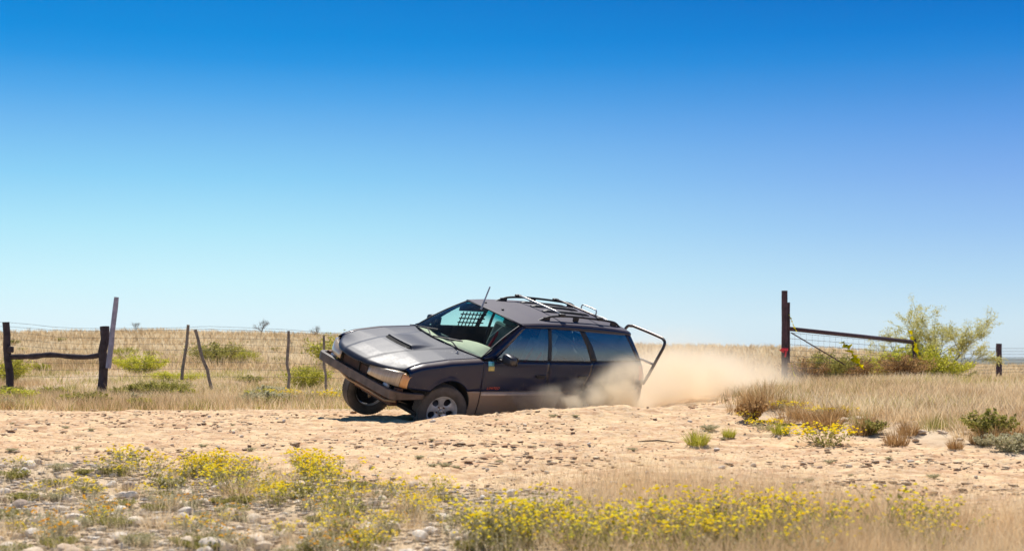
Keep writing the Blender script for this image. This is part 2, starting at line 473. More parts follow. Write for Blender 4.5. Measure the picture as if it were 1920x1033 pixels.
def stem_paths(r, n, h, spread, kink=0.03, base_r=0.03, fork=0):
    out = []
    for i in range(n):
        a = r.uniform(0, 2 * np.pi); rad = spread * math.sqrt(r.uniform(0.02, 1)); hh = h * r.uniform(.6, 1.0) * (1 - 0.25 * (rad / spread) ** 2)
        p0 = np.array([base_r * math.cos(a) * r.uniform(0, 1), base_r * math.sin(a) * r.uniform(0, 1), -0.03])
        p2 = np.array([rad * math.cos(a), rad * math.sin(a), hh])
        p1 = (p0 + p2) / 2 + r.normal(0, kink, 3) + np.array([0, 0, 0.1 * hh])
        out.append([p0, p1, p2])
    return out

def flower_plant(seed, n=22, h=0.22, spread=0.20, head=0.026, heads=60, leafmat=None, petal=None, leafn=420, leaf=0.014):
    """template meshes for a bushy flowering plant: stems, leaves, heads"""
    r = np.random.default_rng(seed)
    st = MB(); sp = stem_paths(r, n, h, spread, 0.02)
    for p in sp: st.tube(p, [0.0016, 0.0013, 0.0009], 3, cap=False)
    sm = st.mesh('stem')
    k = r.integers(0, n, leafn); t = r.uniform(0.1, 0.95, leafn) ** 0.8
    P = np.array(sp)
    c = np.where(t[:, None] < .5, P[k, 0] + (P[k, 1] - P[k, 0]) * (t * 2)[:, None], P[k, 1] + (P[k, 2] - P[k, 1]) * (t * 2 - 1)[:, None])
    c = c + r.normal(0, 0.014, c.shape) * (1.0 if leafn < 5000 else 1.25)
    lm = cat_mesh('leaf', [leaves(c, leaf * r.uniform(.6, 1.3, leafn), r.uniform(0, 1, leafn))])
    fm_ = None
    if heads:
        Vs, Fs, Ts = [], [], []
        for i in range(heads):
            j = r.integers(0, n); q = P[j, 2] + r.normal(0, 0.028, 3) * np.array([1, 1, .45]) + np.array([0, 0, .008])
            s = head * r.uniform(.65, 1.25); til = Matrix.Rotation(r.uniform(-.5, .5), 3, 'X') @ Matrix.Rotation(r.uniform(-.5, .5), 3, 'Y')
            m_ = 7; ring = [til @ Vector((math.cos(2 * math.pi * g / m_) * s / 2, math.sin(2 * math.pi * g / m_) * s / 2, 0)) for g in range(m_)]
            top = til @ Vector((0, 0, s * .30)); b0 = len(Vs)
            Vs += [q + np.array(g) for g in ring] + [q + np.array(top)]
            Fs += [(b0 + g, b0 + (g + 1) % m_, b0 + m_) for g in range(m_)]
            Ts += [r.uniform(0, 1)] * (m_ + 1)
        fm_ = npmesh('flower_head', np.array(Vs), np.array(Fs), {'tint': np.array(Ts)})
    return sm, lm, fm_

def plant(name, label, cat, group, loc, parts, scale=1.0, rot=None, sz=1.0):
    """parts: list of (part name, mesh, material)"""
    e = empty(name, loc); tag(e, label, cat, group)
    e.rotation_euler = (0, 0, random.uniform(0, 6.28) if rot is None else rot); e.scale = (scale, scale, scale * sz)
    for nm, me, mt in parts:
        if me is None: continue
        o = link(nm, me, mt, e)
        if nm in ('leaf', 'flower_head', 'blade', 'stem', 'twig'): o['kind'] = 'stuff'
    return e

# --- scattered dry grass: far too many blades to count
def scatter_grass(name, n, region, dens, hrange, wrange, mat, lean=0.5, clump=6):
    x0, x1, y0, y1 = region
    m = int(n * 1.27) // clump
    # uniform over the visible wedge: pick distance then column
    y = np.exp(RNG.uniform(np.log(y0), np.log(y1), m * 3)); x = RNG.uniform(-1, 1, m * 3) * (0.47 * y + 1.5)
    k = RNG.uniform(0, 1, m * 3) < dens(x, y)
    x, y = x[k][:m], y[k][:m]
    sc = RNG.uniform(.55, 1.15, len(x))
    x = np.repeat(x, clump) + RNG.normal(0, 1, len(x) * clump) * 0.07; y = np.repeat(y, clump) + RNG.normal(0, 1, len(y) * clump) * 0.07
    sc = np.repeat(sc, clump); z = height(x, y)
    b = np.stack([x, y, z - 0.02], -1); q = len(x)
    big = np.maximum(1.0, y / 24.0)
    h = RNG.uniform(*hrange, q) * sc
    w = RNG.uniform(*wrange, q) * big
    tint = np.clip(0.5 + fbm(x * .35, y * .35, 71, 3) * 1.5 + RNG.normal(0, .16, q), 0, 1)
    v, f, t = blades(b, h, h * RNG.uniform(.1, lean, q), w, RNG.uniform(0, 6.28, q), tint)
    o = link(name, npmesh(name, v, f, {'tint': t}), mat)
    return tag(o, kind='stuff')
def offroad(x, y): return 1 - road_mask(x, y)
def d_back(x, y):
    return offroad(x, y) ** 2 * (y > 13.2) * (0.12 + 1.1 * sstep(.30, .68, vnoise(x * .5, y * .5, 81))) * np.where((x > 1.2), sstep(.9, 2.6, y - road_far(x)), np.where(y > 20.3, 1.0, 0.0))
scatter_grass('dry_grass', 190000, (0, 0, 13.2, 46), d_back, (.09, .30), (.004, .008), M_DRY, 0.7)
def d_green(x, y):
    return offroad(x, y) ** 2 * (y > 15) * sstep(.36, .60, vnoise(x * .45, y * .45, 83)) * np.where((x > 1.2), 0.9 * sstep(.9, 2.6, y - road_far(x)), np.where(y > 20.6, 1.0, 0.0))
scatter_grass('green_grass', 56000, (0, 0, 15, 60), d_green, (.08, .26), (.005, .010), M_WEED, 0.8)
def d_far(x, y): return (y > 44) * (0.4 + vnoise(x * .12, y * .12, 85))
scatter_grass('far_grass', 70000, (0, 0, 44, 150), d_far, (.25, .6), (.008, .014), M_DRY, 0.7)
def d_front(x, y):
    edge = road_near(x) + 1.3 * sstep(-.3, 1.2, x)
    return sstep(-0.3, 0.9, edge - y) * (0.03 + 0.10 * vnoise(x * 1.2, y * 1.2, 87) + 0.9 * sstep(-0.2, 1.8, x))
scatter_grass('foreground_grass', 60000, (0, 0, 6.5, 13), d_front, (.12, .40), (.0013, .0026), M_DRY, 0.8, 8)
# ------------------------------------------------------------------ single plants, stones
_D = np.concatenate([np.arange(6.5, 30, 0.04), np.arange(30, 160, 0.4)])
def onground(u, v, dmin=6.5, dmax=160):
    d = _D[(_D >= dmin) & (_D <= dmax)]; x = (u - 960) / 2700 * d
    z = height(x, d); ray = EYE + (668 - v) / 2700 * d
    k = np.argmax(ray <= z) if (ray <= z).any() else len(d) - 1
    return Vector((x[k], d[k], z[k]))

TUFTS = [tuft_mesh(s) for s in (1, 2, 3)]
FINE = [tuft_mesh(s, 170, 0.30, 0.13, 0.16, 0.0035) for s in (4, 5)]
FL = [flower_plant(s, leafn=200, heads=60, spread=.22) for s in (11, 12, 13)]
FLW = [flower_plant(s, 34, 0.17, 0.30, 0.026, 170, leafn=420) for s in (14, 15)]
FLT = [flower_plant(s, 18, 0.30, 0.26, 0.024, 26, leafn=110) for s in (31, 32, 33)]
DENSE = [tuft_mesh(s, 340, 0.30, 0.13, 0.12, 0.006) for s in (6, 7)]
ORG = [flower_plant(s, 16, 0.12, 0.13, 0.022, 16, leafn=260, leaf=0.012) for s in (16, 17)]
SAGE = [flower_plant(s, 40, 0.20, 0.24, 0, 0, leafn=1500, leaf=0.016) for s in (18, 19)]
BUSH = [flower_plant(s, 46, 0.34, 0.34, 0, 0, leafn=2200, leaf=0.024) for s in (20, 21, 22)]

BIG = [flower_plant(s, 70, 0.34, 0.34, 0, 0, leafn=6500, leaf=0.0105) for s in (41, 42, 43)]

def fpl(label, loc, k, sc, group='yellow flowers by the road', wide=False, petal=None, leaf=None, sz=1.0, mesh=None):
    s, l, f = mesh or (FLW if wide else FL)[k % (2 if wide else 3)]
    return plant('flower_plant', label, 'flower', group, loc, [('stem', s, M_SAGE), ('leaf', l, leaf or M_SAGE), ('flower_head', f, petal or M_YEL)], sc, sz=sz)
def sagep(label, loc, k, sc, cat='shrub', group=None, mat=None, sz=1.0):
    s, l, f = SAGE[k % 2]
    return plant('low_shrub', label, cat, group, loc, [('stem', s, M_TWIG), ('leaf', l, mat or M_SAGE)], sc, sz=sz)
def bushp(name, label, loc, k, sc, mat, group=None, sz=1.0, twig=None):
    s, l, f = (BIG if sc > 1.6 else BUSH)[k % 3]
    return plant(name, label, 'bush', group, loc, [('twig', s, twig or M_TWIG), ('leaf', l, mat)], sc, sz=sz)
def tuft(label, loc, k, sc, mat, group=None, fine=False, sz=1.0, dense=False):
    return plant('grass_tuft', label, 'grass tuft', group, loc, [('blade', DENSE[k % 2] if dense else (FINE[k % 2] if fine else TUFTS[k % 3]), mat)], sc, sz=sz)

# the ones that stand out
fpl('wide clump of yellow flowers in full bloom on the bare right road edge', onground(1550, 834), 0, 1.25, wide=True, leaf=M_WEED)
fpl('small clump of yellow flowers beside the bright green tuft and dry stick', onground(1432, 806), 1, 0.75, wide=True)
fpl('yellow flowers at the foot of the brown bush in front of the dust', onground(1402, 788), 0, 0.55, wide=True)
fpl('patch of yellow flowers among the dry grass under the yellow tape', onground(1560, 780), 1, 0.95, wide=True, sz=.7)
fpl('faint yellow flowers in the dry grass below the red ribbon post', onground(1480, 768), 0, 0.9, wide=True, sz=.7)
fpl('patch of yellow flowers in the grass before the far post', onground(1800, 758), 1, 0.9, wide=True, sz=.6)
tuft('bright green grass tuft alone on the bare road edge', onground(1307, 834), 0, 0.72, M_GREEN, dense=True)
tuft('green tuft on the gravel, second from the dust cloud', onground(1367, 820), 1, 0.46, M_GREEN, dense=True)
tuft('dense green tuft between two clumps of yellow flowers', onground(1464, 812), 2, 0.60, M_GREEN, dense=True)
tuft('rusty upright grass tuft standing tallest in the pale grass', onground(1745, 780), 0, 0.95, M_RUST, dense=True)
tuft('brown grass tuft in front of the grey green mound', onground(1680, 836), 1, 0.80, M_RUST, dense=True)
tuft('rusty tuft touching the right side of the grey green mound', onground(1702, 814), 2, 0.70, M_RUST, dense=True)
tuft('small brown tuft on bare ground left of the grey sage', onground(1791, 840), 0, 0.48, M_RUST, dense=True)
tuft('rounded tan grass tuft on the verge behind the yellow flowers', onground(1655, 800), 1, 0.7, M_DRY, fine=True)
bushp('dry_bush', 'brown twiggy bush before the drifting dust at the road edge', onground(1412, 790), 0, 0.66, M_RUST, sz=1.15)
bushp('low_bush', 'yellow green bush behind the grey sage at the far right verge', onground(1855, 826), 1, 0.95, M_WEED)
bushp('low_bush', 'olive mound with dark foot on the bare right verge', onground(1632, 814), 2, 0.62, M_WEED, sz=.8)
sagep('grey green sage on bare ground, nearest the picture edge', onground(1897, 846), 0, 1.05)
sagep('pale sage on the right verge beside the small brown tuft', onground(1845, 836), 1, 0.55)
sagep('flat sage green mat on the track below the brown bush', onground(1330, 806), 1, 0.5, sz=.6)
# left verge and the pasture behind the fence
bushp('green_bush', 'bright green low bush spreading right of the thick dark post', onground(262, 704), 0, 3.0, M_LIME, sz=.62)
bushp('green_bush', 'small green bush just behind the thick dark post', onground(235, 672, 30), 1, 2.3, M_GREEN, sz=.7)
bushp('green_bush', 'large dark olive bush behind the leaning fence stake', onground(405, 688, 30), 2, 3.7, M_OLIVE, sz=.78)
bushp('green_bush', 'lighter olive bush touching the right of the large dark one', onground(450, 686, 30), 0, 2.7, M_GREEN, sz=.75)
bushp('green_bush', 'low green bush under the log rail at the left picture edge', onground(8, 722), 1, 2.8, M_GREEN, sz=.8)
bushp('green_bush', 'small green bush in the grass below the log rail', onground(80, 698, 28), 2, 1.1, M_GREEN, sz=.8)
bushp('green_bush', 'thin green bush between the two upright fence stakes', onground(575, 730), 0, 2.1, M_GREEN, sz=.8)
bushp('green_bush', 'low pale green bush behind the fence left of the car', onground(470, 722), 1, 1.2, M_OLIVE, sz=.6)
bushp('green_bush', 'flat green bush at the foot of the wooden stakes', onground(330, 720), 2, 2.4, M_LIME, sz=.4)
bushp('green_bush', 'dull green bush hugging the ground before the leaning stakes', onground(300, 744), 0, 2.0, M_OLIVE, sz=.5)
tuft('vivid green weed at the left road edge', onground(60, 764), 1, 1.05, M_LIME, sz=.7)
tuft('brown tuft at the road edge in the far left corner', onground(8, 768), 2, 0.9, M_RUST)
tuft('dark tuft at the road edge below the thick dark post', onground(208, 768), 0, 0.80, M_RUST)
tuft('small tuft on the road edge left of the thick dark post', onground(151, 768), 1, 0.55, M_RUST)
fpl('yellow green weeds in flower left of the lifted front wheel', onground(640, 756, 18), 1, 1.3, leaf=M_LIME, wide=True)
fpl('yellow flowering weeds at the foot of the straight stake', onground(535, 752), 0, 1.2, leaf=M_LIME, wide=True)
sagep('grey sage at the road edge between yellow weeds', onground(505, 756), 1, 1.1, sz=.6)
q0 = at(668, 46); bushp('green_bush', 'green bush on the rise showing above the bonnet', q0, 1, (zat(602, 46) - q0.z) / .31, M_GREEN, sz=.8)
bushp('green_bush', 'dark bush in the dead brush behind the wire mesh', at(1545, 31), 0, 2.2, M_OLIVE)
bushp('green_bush', 'green scrub under the thorn tree beside the end of the rail', at(1652, 33.6), 2, 2.4, M_LIME, sz=.9)
bushp('green_bush', 'bright green scrub at the foot of the thorn tree', at(1768, 34), 1, 2.5, M_LIME, sz=.8)
bushp('dry_bush', 'dark dead brush tangled under the thorn tree', at(1694, 32.4), 2, 2.3, M_RUST, twig=M_DARKTWIG, sz=.9)
bushp('dry_bush', 'dead brown brush behind the wire mesh near the gate post', at(1506, 30.5), 1, 1.9, M_RUST, twig=M_DARKTWIG)
bushp('dry_bush', 'dark dead brush below the yellow tape on the wires', at(1605, 31.6), 2, 2.1, M_RUST, twig=M_DARKTWIG, sz=.8)
bushp('low_bush', 'olive brush behind the wires between tape and rail end', at(1578, 32.2), 1, 2.2, M_WEED, twig=M_DARKTWIG, sz=.9)

MARKS = [((150, 978), 'the large white rock'), ((832, 975), 'the flat white rock'), ((246, 925), 'the grey rounded rock'), ((408, 1028), 'the bottom edge rock'),
         ((692, 998), 'the lone white rock'), ((38, 950), 'the brown rock'), ((390, 890), 'the long yellow drift'), ((590, 892), 'the tall road edge clump'),
         ((215, 884), 'the leftmost yellow clump'), ((1080, 1000), 'the first thick drift'), ((1230, 1000), 'the middle drift'), ((1400, 1010), 'the right drift end'),
         ((1640, 1000), 'the bottom right grass'), ((1860, 1000), 'the bottom right corner'), ((540, 960), 'the stony gap'), ((950, 1010), 'the bottom centre'), ((40, 1020), 'the bottom left corner'),
         ((1307, 834), 'the bright green tuft'), ((1550, 834), 'the wide yellow clump'), ((1215, 832), 'the reddish twig'), ((700, 785), 'the front wheel'), ((1000, 790), 'the car sill'), ((300, 830), 'the bare left road'), ((1700, 900), 'the bare right road'),
         ((900, 870), 'the bare middle road'), ((600, 800), 'the shadow of the bumper'), ((1412, 790), 'the brown twiggy bush'), ((1655, 800), 'the tan rounded tuft'), ((1745, 780), 'the rusty upright tuft'), ((1855, 826), 'the yellow green bush'), ((1897, 846), 'the grey sage'),
         ((195, 735), 'the thick dark post'), ((20, 700), 'the left end of the log rail'), ((345, 720), 'the leaning stakes'), ((541, 740), 'the upright stake'), ((630, 755), 'the lifted wheel'), ((60, 764), 'the vivid green weed'), ((405, 680), 'the large dark olive bush'), ((262, 704), 'the bright green bush'), ((1480, 720), 'the gate post'), ((1860, 740), 'the far post')]
def by(p):
    """the landmark that stands next to a ground point"""
    u, v = 960 + 2700 * p.x / p.y, 668 - (p.z - EYE) * 2700 / p.y
    return min(MARKS, key=lambda m: (m[0][0] - u) ** 2 + ((m[0][1] - v) * 2.2) ** 2)[1]
def big(q, lo, hi): return 'small' if q < lo else ('large' if q > hi else 'medium')
HUE = {'dry_grass': 'straw coloured', 'rust_grass': 'brown', 'verge_weed': 'olive', 'olive_leaf': 'dull olive', 'green_leaf': 'green', 'lime_leaf': 'bright green', 'sage_leaf': 'grey green', 'limestone': 'tan', 'white_limestone': 'white', 'grey_stone': 'grey'}
bushp('green_bush', 'lime green bush sprawling low between rail end and thorn tree', at(1722, 33.6), 0, 2.9, M_LIME, sz=.95)
# small weeds: each its own plant
def spread(n, cond, region):
    out = []
    while len(out) < n:
        u = random.uniform(region[0], region[1]); v = random.uniform(region[2], region[3])
        p = onground(u, v)
        if cond(p): out.append(p)
    return out
off = lambda p: float(road_mask(np.array([p.x]), np.array([p.y]))[0]) < 0.35
on = lambda p: not off(p)
for i, p in enumerate(spread(64, off, (1340, 1920, 735, 855))):
    q = random.uniform(.5, 1.1); mt = random.choice([M_RUST, M_RUST, M_DRY, M_RUST, M_WEED]); tuft(f'{big(q, .7, .95)} {HUE[mt.name]} tuft on the right verge by {by(p)}', p, i, q, mt, 'dry tufts on the right verge', fine=True, dense=i % 3 == 0)
for i, p in enumerate(spread(40, off, (-20, 660, 730, 772))):
    q = random.uniform(.5, 1.0); mt = random.choice([M_DRY, M_RUST, M_OLIVE, M_DRY]); tuft(f'{big(q, .66, .85)} {HUE[mt.name]} tuft along the left road edge by {by(p)}', p, i, q, mt, 'dry tufts along the left road edge', fine=i % 2 == 0)
for i, p in enumerate(spread(34, on, (20, 1880, 778, 905))):
    sagep(f'tiny flat weed on the dirt road by {by(p)}', p, i, random.uniform(.12, .30), 'weed', 'weeds on the dirt road', sz=.6)
for i, p in enumerate(spread(26, lambda p: off(p) and p.y < 27, (-20, 650, 712, 764))):
    q = random.uniform(.6, 1.3); mt = random.choice([M_OLIVE, M_GREEN, M_LIME, M_SAGE]); bushp('green_weed', f'{big(q, .85, 1.1)} {HUE[mt.name]} weed in the left verge by {by(p)}', p, i, q, mt, 'green weeds below the left fence', sz=.6)
for i, p in enumerate(spread(12, lambda p: p.y > 28, (0, 640, 640, 690))):
    q = random.uniform(.6, 1.4); mt = random.choice([M_OLIVE, M_GREEN]); bushp('green_bush', f'{big(q, .9, 1.2)} {HUE[mt.name]} bush in the pasture behind {by(p)}', p, i, q, mt, 'bushes in the pasture', sz=.7)
# foreground flowers, in the drifts that the photograph shows
DR = [(215, 884, 50, 10, 5, .9), (390, 890, 60, 9, 10, .9), (590, 892, 40, 10, 7, .95), (480, 915, 140, 22, 9, .7), (200, 930, 140, 30, 7, .65), (50, 884, 22, 8, 1, .7), (720, 945, 80, 20, 6, .65), (830, 950, 50, 18, 3, .65),
      (540, 940, 120, 25, 5, .6), (680, 1005, 150, 30, 7, .65), (330, 985, 180, 35, 5, .55)]
for (u, v, su, sv_, n, sc) in DR:
    for i in range(n):
        uu = u + random.gauss(0, su * .55); vv = min(1060, v + random.gauss(0, sv_ * .6))
        z = 2 if uu > 900 else (1 if vv < 950 else 0); p = onground(uu, vv); q = random.uniform(.65, 1.1); fpl(f'{big(q, .8, .97)} bushy yellow flower plant by {by(p)}', p, i, sc * q, 'bushy yellow flowers in the foreground', leaf=random.choice([M_SAGE, M_SAGE, M_GREEN]), sz=random.uniform(.8, 1.15))
for (u0, u1, v0, v1, n) in ((900, 1130, 985, 1058, 20), (1080, 1540, 985, 1062, 46), (1500, 1900, 1000, 1060, 9), (620, 940, 960, 1050, 8), (300, 640, 900, 960, 9)):
    for i, p in enumerate(spread(n, lambda p: True, (u0, u1, v0, v1))):
        q = random.uniform(.75, 1.15); fpl(f'{big(q, .88, 1.03)} thin stemmed yellow flower plant by {by(p)}', p, i, q, 'thin stemmed yellow flowers', mesh=FLT[i % 3], leaf=random.choice([M_SAGE, M_WEED, M_GREEN]))
for i, p in enumerate(spread(26, off, (0, 760, 940, 1045))):
    fpl(f'small orange flower plant by {by(p)}', p, i, random.uniform(.6, 1.0), 'orange flowers', petal=M_ORA, mesh=ORG[i % 2])
for i, p in enumerate(spread(60, off, (-10, 1000, 880, 1045))):
    q = random.uniform(.28, .62); mt = random.choice([M_SAGE, M_WEED, M_OLIVE]); sagep(f'{big(q, .39, .52)} low {HUE[mt.name]} weed in the foreground by {by(p)}', p, i, q, 'weed', 'low weeds in the foreground', mat=mt, sz=.7)
for i, p in enumerate(spread(40, off, (-10, 1920, 900, 1050))):
    q = random.uniform(.35, .75); tuft(f'{big(q, .48, .63)} thin dry tuft in the foreground by {by(p)}', p, i, q, M_DRY, 'dry tufts in the foreground', fine=True)

# --- thorn tree with sparse feathery leaves behind the right fence
def thorn_tree(loc, rnd):
    root = empty('thorn_tree', loc)
    tag(root, 'sparse yellow green thorn tree behind the end of the pipe rail', 'tree')
    wood = MB(); leafc = []
    def grow(p, d, L, r, lev):
        q = p + d * L * 0.5 + Vector((rnd.gauss(0, .05), rnd.gauss(0, .05), rnd.gauss(0, .03))) * L
        e = p + d * L + Vector((rnd.gauss(0, .08), rnd.gauss(0, .08), rnd.gauss(0, .05))) * L
        wood.tube([p, q, e], [r * .8, r * .6, r * .42], 5 if lev < 2 else 4, cap=False)
        if lev >= 2:
            for _ in range(16 if lev == 3 else 7):
                t = rnd.uniform(.1, 1.05); c = p.lerp(e, t)
                dr = Vector((rnd.gauss(0, 1), rnd.gauss(0, 1), rnd.gauss(0, .6))).normalized()
                for k in range(6): leafc.append(c + dr * (0.02 + k * 0.02) + Vector((rnd.gauss(0, .008), rnd.gauss(0, .008), rnd.gauss(0, .008) - .004 * k)))
        if lev < 3:
            for k in range(4 if lev == 0 else 4):
                nd = (d + Vector((rnd.gauss(0, .55), rnd.gauss(0, .55), rnd.gauss(.1, .35)))).normalized()
                grow(p.lerp(e, rnd.uniform(.45, 1.0)), nd, L * rnd.uniform(.55, .8), r * .55, lev + 1)
    for dx, dz, L in ((-1.0, .55, .85), (-.55, 1.0, .95), (-.1, 1.0, 1.0), (.35, 1.0, 1.05), (.8, .75, 1.05), (1.15, .5, 1.05), (-.75, .8, .65), (.15, .7, .6)):
        grow(Vector((rnd.gauss(0, .12), rnd.gauss(0, .12), -.05)), Vector((dx, rnd.gauss(0, .4), dz)).normalized(), L * .95, .020, 0)
    wood.build('branch', plain('thorn_bark', (.26, .21, .13), .9), root)
    c = np.array([tuple(q) for q in leafc])
    o = link('leaf', cat_mesh('leaf', [leaves(c, 0.017 * RNG.uniform(.6, 1.3, len(c)), RNG.uniform(0.2, 1, len(c)), elong=1.6)]), plant_mat('thorn_leaf', [(0.0, (0.40, 0.38, 0.09)), (0.5, (0.64, 0.60, 0.20)), (1.0, (0.78, 0.72, 0.36))], .5), root)
    o['kind'] = 'stuff'
    return root
tt = thorn_tree(at(1745, 34.5), random.Random(5)); tt.scale = (.93, .93, 1.0)
def bare_tree(label, loc, h, rnd):
    root = empty('bare_shrub', loc); tag(root, label, 'shrub')
    w = MB()
    def g(p, d, L, r, lev):
        e = p + d * L; w.tube([p, p.lerp(e, .5) + Vector((rnd.gauss(0, .05), rnd.gauss(0, .05), 0)) * L, e], [r, r * .8, r * .6], 4, cap=False)
        if lev < 4:
            for _ in range(3): g(p.lerp(e, rnd.uniform(.5, 1)), (d + Vector((rnd.gauss(0, .5), rnd.gauss(0, .5), rnd.gauss(.1, .3)))).normalized(), L * .68, r * .6, lev + 1)
    for _ in range(4): g(Vector((0, 0, 0)), Vector((rnd.gauss(0, .5), rnd.gauss(0, .5), 1)).normalized(), h * .36, h * .012, 0)
    w.build('branch', M_TWIG, root)
bare_tree('bare grey shrub on the skyline between the fence stakes', at(490, 118), 2.0, random.Random(3))
bare_tree('faint bare shrub on the skyline right of the tall leaning pole', at(255, 120), 1.2, random.Random(4))
bare_tree('faint bare shrub on the skyline just left of the car', at(595, 112), 1.3, random.Random(6))
# tall dry weeds before the dust
for u, v, sc in ((1385, 776, .95), (1440, 764, 1.25), (1410, 770, .9)):
    tuft('tall thin dry weed standing before the dust cloud', onground(u, v), int(u), sc, M_RUST, 'tall weeds before the dust', fine=True, sz=1.3)

# --- stones
def rock_mesh(seed, sub=2):
    bm = bmesh.new(); bmesh.ops.create_icosphere(bm, subdivisions=sub, radius=0.5)
    rr = random.Random(seed); ax = [Vector((rr.gauss(0, 1), rr.gauss(0, 1), rr.gauss(0, 1))).normalized() for _ in range(9)]; cut = [rr.uniform(.26, .44) for _ in ax]
    sx, sy, sz = rr.uniform(.9, 1.35), rr.uniform(.75, 1.05), rr.uniform(.5, .75)
    for v in bm.verts:
        for a, c in zip(ax, cut):
            q = v.co.dot(a)
            if q > c: v.co -= a * (q - c) * 0.85
        v.co = Vector((v.co.x * sx, v.co.y * sy, v.co.z * sz))
    me = bpy.data.meshes.new('rock'); bm.to_mesh(me); bm.free()
    return me
def rock_mat(name, a, b):
    t = NT(name); oi = t.n('ShaderNodeObjectInfo').outputs['Random']; ob = t.obj()
    c = t.mix(oi, a, b); n = t.noise(5, 6, 0.65, ob)
    c = t.mix(t.ramp(n, [(0.42, 0.0), (0.62, 0.5)]), c, (0.58, 0.43, 0.29))
    return t.done(t.bsdf(Base_Color=c, Roughness=0.92, Specular_IOR_Level=0.2, Normal=t.bump(t.noise(9, 5, 0.6, ob), 0.35, 0.006)))
M_ROCK = rock_mat('limestone', (0.84, 0.71, 0.55), (0.70, 0.53, 0.37))
M_WHITE = rock_mat('white_limestone', (0.86, 0.78, 0.68), (0.80, 0.70, 0.58))
M_GREYR = rock_mat('grey_stone', (0.34, 0.27, 0.22), (0.44, 0.34, 0.27))
ROCKS = [rock_mesh(s) for s in range(8)]
for r_ in ROCKS: smooth(r_, False)
def rock(label, p, size, k, mat, group=None, zs=1.0):
    o = bpy.data.objects.new('rock', ROCKS[k % 8].copy() if mat is not M_ROCK else ROCKS[k % 8])
    col.objects.link(o); o.location = p + Vector((0, 0, size * .10)); o.scale = (size, size, size * zs); o.rotation_euler = (random.uniform(-.3, .3), random.uniform(-.3, .3), random.uniform(0, 6.28))
    if not o.data.materials: o.data.materials.append(mat)
    elif mat is not M_ROCK: o.data.materials[0] = mat
    return tag(o, label, 'rock', group)
for r_ in ROCKS: r_.materials.append(M_ROCK)
rock('large white rock lying among pale stones at the lower left', onground(150, 978), .155, 1, M_WHITE)
rock('flatter pale rock lying against the underside of the large white rock', onground(142, 992), .15, 2, M_WHITE, zs=.8)
rock('flat white rock in front of the yellow flowers near the middle', onground(832, 975), .15, 3, M_WHITE, zs=.7)
rock('pair of grey rounded rocks, the upper one, below the tall yellow weeds', onground(245, 918), .125, 4, M_GREYR)
rock('pale rock directly below the grey rounded rock', onground(248, 934), .11, 5, M_WHITE)
rock('pale rock at the very bottom edge of the picture', onground(408, 1030), .17, 6, M_WHITE)
rock('white rock near the bottom, left of the middle yellow flowers', onground(692, 998), .135, 7, M_WHITE, zs=.7)
rock('brown rock with a dark shaded foot at the far left', onground(38, 950), .12, 0, M_GREYR)
for i, p in enumerate(spread(230, off, (-20, 1000, 868, 1050))):
    q = random.choice([.05, .06, .07, .08, .09, .11, .13]) * random.uniform(.8, 1.15); mt = random.choice([M_ROCK, M_WHITE]); rock(f'{big(q, .065, .10)} {HUE[mt.name]} rock in the foreground by {by(p)}', p, q, i, mt, 'foreground stones')
for i, p in enumerate(spread(40, on, (20, 1900, 780, 930))):
    rock(f'loose stone on the dirt road by {by(p)}', p, random.uniform(.03, .065), i, random.choice([M_ROCK, M_ROCK, M_WHITE]), 'stones on the road')
for i, p in enumerate(spread(28, off, (60, 620, 762, 778))):
    q = random.uniform(.07, .16); rock(f'{big(q, .10, .13)} pale stone at the left road edge by {by(p)}', p, q, i, M_ROCK, 'stones at the left road edge', zs=.7)
for i, p in enumerate(spread(24, off, (1380, 1910, 785, 850))):
    q = random.uniform(.06, .14); rock(f'{big(q, .09, .115)} pale stone on the bare right verge by {by(p)}', p, q, i, M_ROCK, 'stones on the right verge', zs=.7)

# pebbles and clods: past counting
def pebbles(name, n, dens, size, mat, seed):
    r = np.random.default_rng(seed)
    t_ = rock_mesh(seed, 1); tv = np.empty(len(t_.vertices) * 3); t_.vertices.foreach_get('co', tv); tv = tv.reshape(-1, 3)
    tf = np.array([p.vertices[:] for p in t_.polygons]); bpy.data.meshes.remove(t_)
    y = np.exp(r.uniform(np.log(7.5), np.log(22), n * 4)); x = r.uniform(-1, 1, n * 4) * (0.37 * y + .3)
    k = r.uniform(0, 1, n * 4) < dens(x, y); x = x[k][:n]; y = y[k][:n]; n = len(x)
    s = size[0] + (size[1] - size[0]) * r.uniform(0, 1, n) ** 3.5
    a = r.uniform(0, 6.28, n); ca, sa = np.cos(a), np.sin(a)
    P = tv[None] * s[:, None, None] * np.array([1.3, 1.1, .45]); X = P[..., 0] * ca[:, None] - P[..., 1] * sa[:, None]; Y = P[..., 0] * sa[:, None] + P[..., 1] * ca[:, None]
    W = np.stack([X + x[:, None], Y + y[:, None], P[..., 2] + (height(x, y) + s * .12)[:, None]], -1).reshape(-1, 3)
    Fq = (tf[None] + (np.arange(n) * len(tv))[:, None, None]).reshape(-1, 3)
    o = link(name, npmesh(name, W, Fq, {'tint': np.repeat(r.uniform(0, 1, n), len(tv))}), mat)
    return tag(o, kind='stuff')
def pebble_mat(name, stops):
    t = NT(name); return t.done(t.bsdf(Base_Color=t.ramp(t.attr('tint'), stops), Roughness=0.95, Specular_IOR_Level=0.15))
M_PEB = pebble_mat('gravel', [(0.0, (0.56, 0.35, 0.20)), (0.3, (0.68, 0.47, 0.28)), (0.7, (0.76, 0.56, 0.36)), (1.0, (0.86, 0.72, 0.54))])
M_PEB2 = pebble_mat('pale_gravel', [(0.0, (0.40, 0.29, 0.20)), (0.4, (0.64, 0.50, 0.36)), (1.0, (0.82, 0.73, 0.61))])
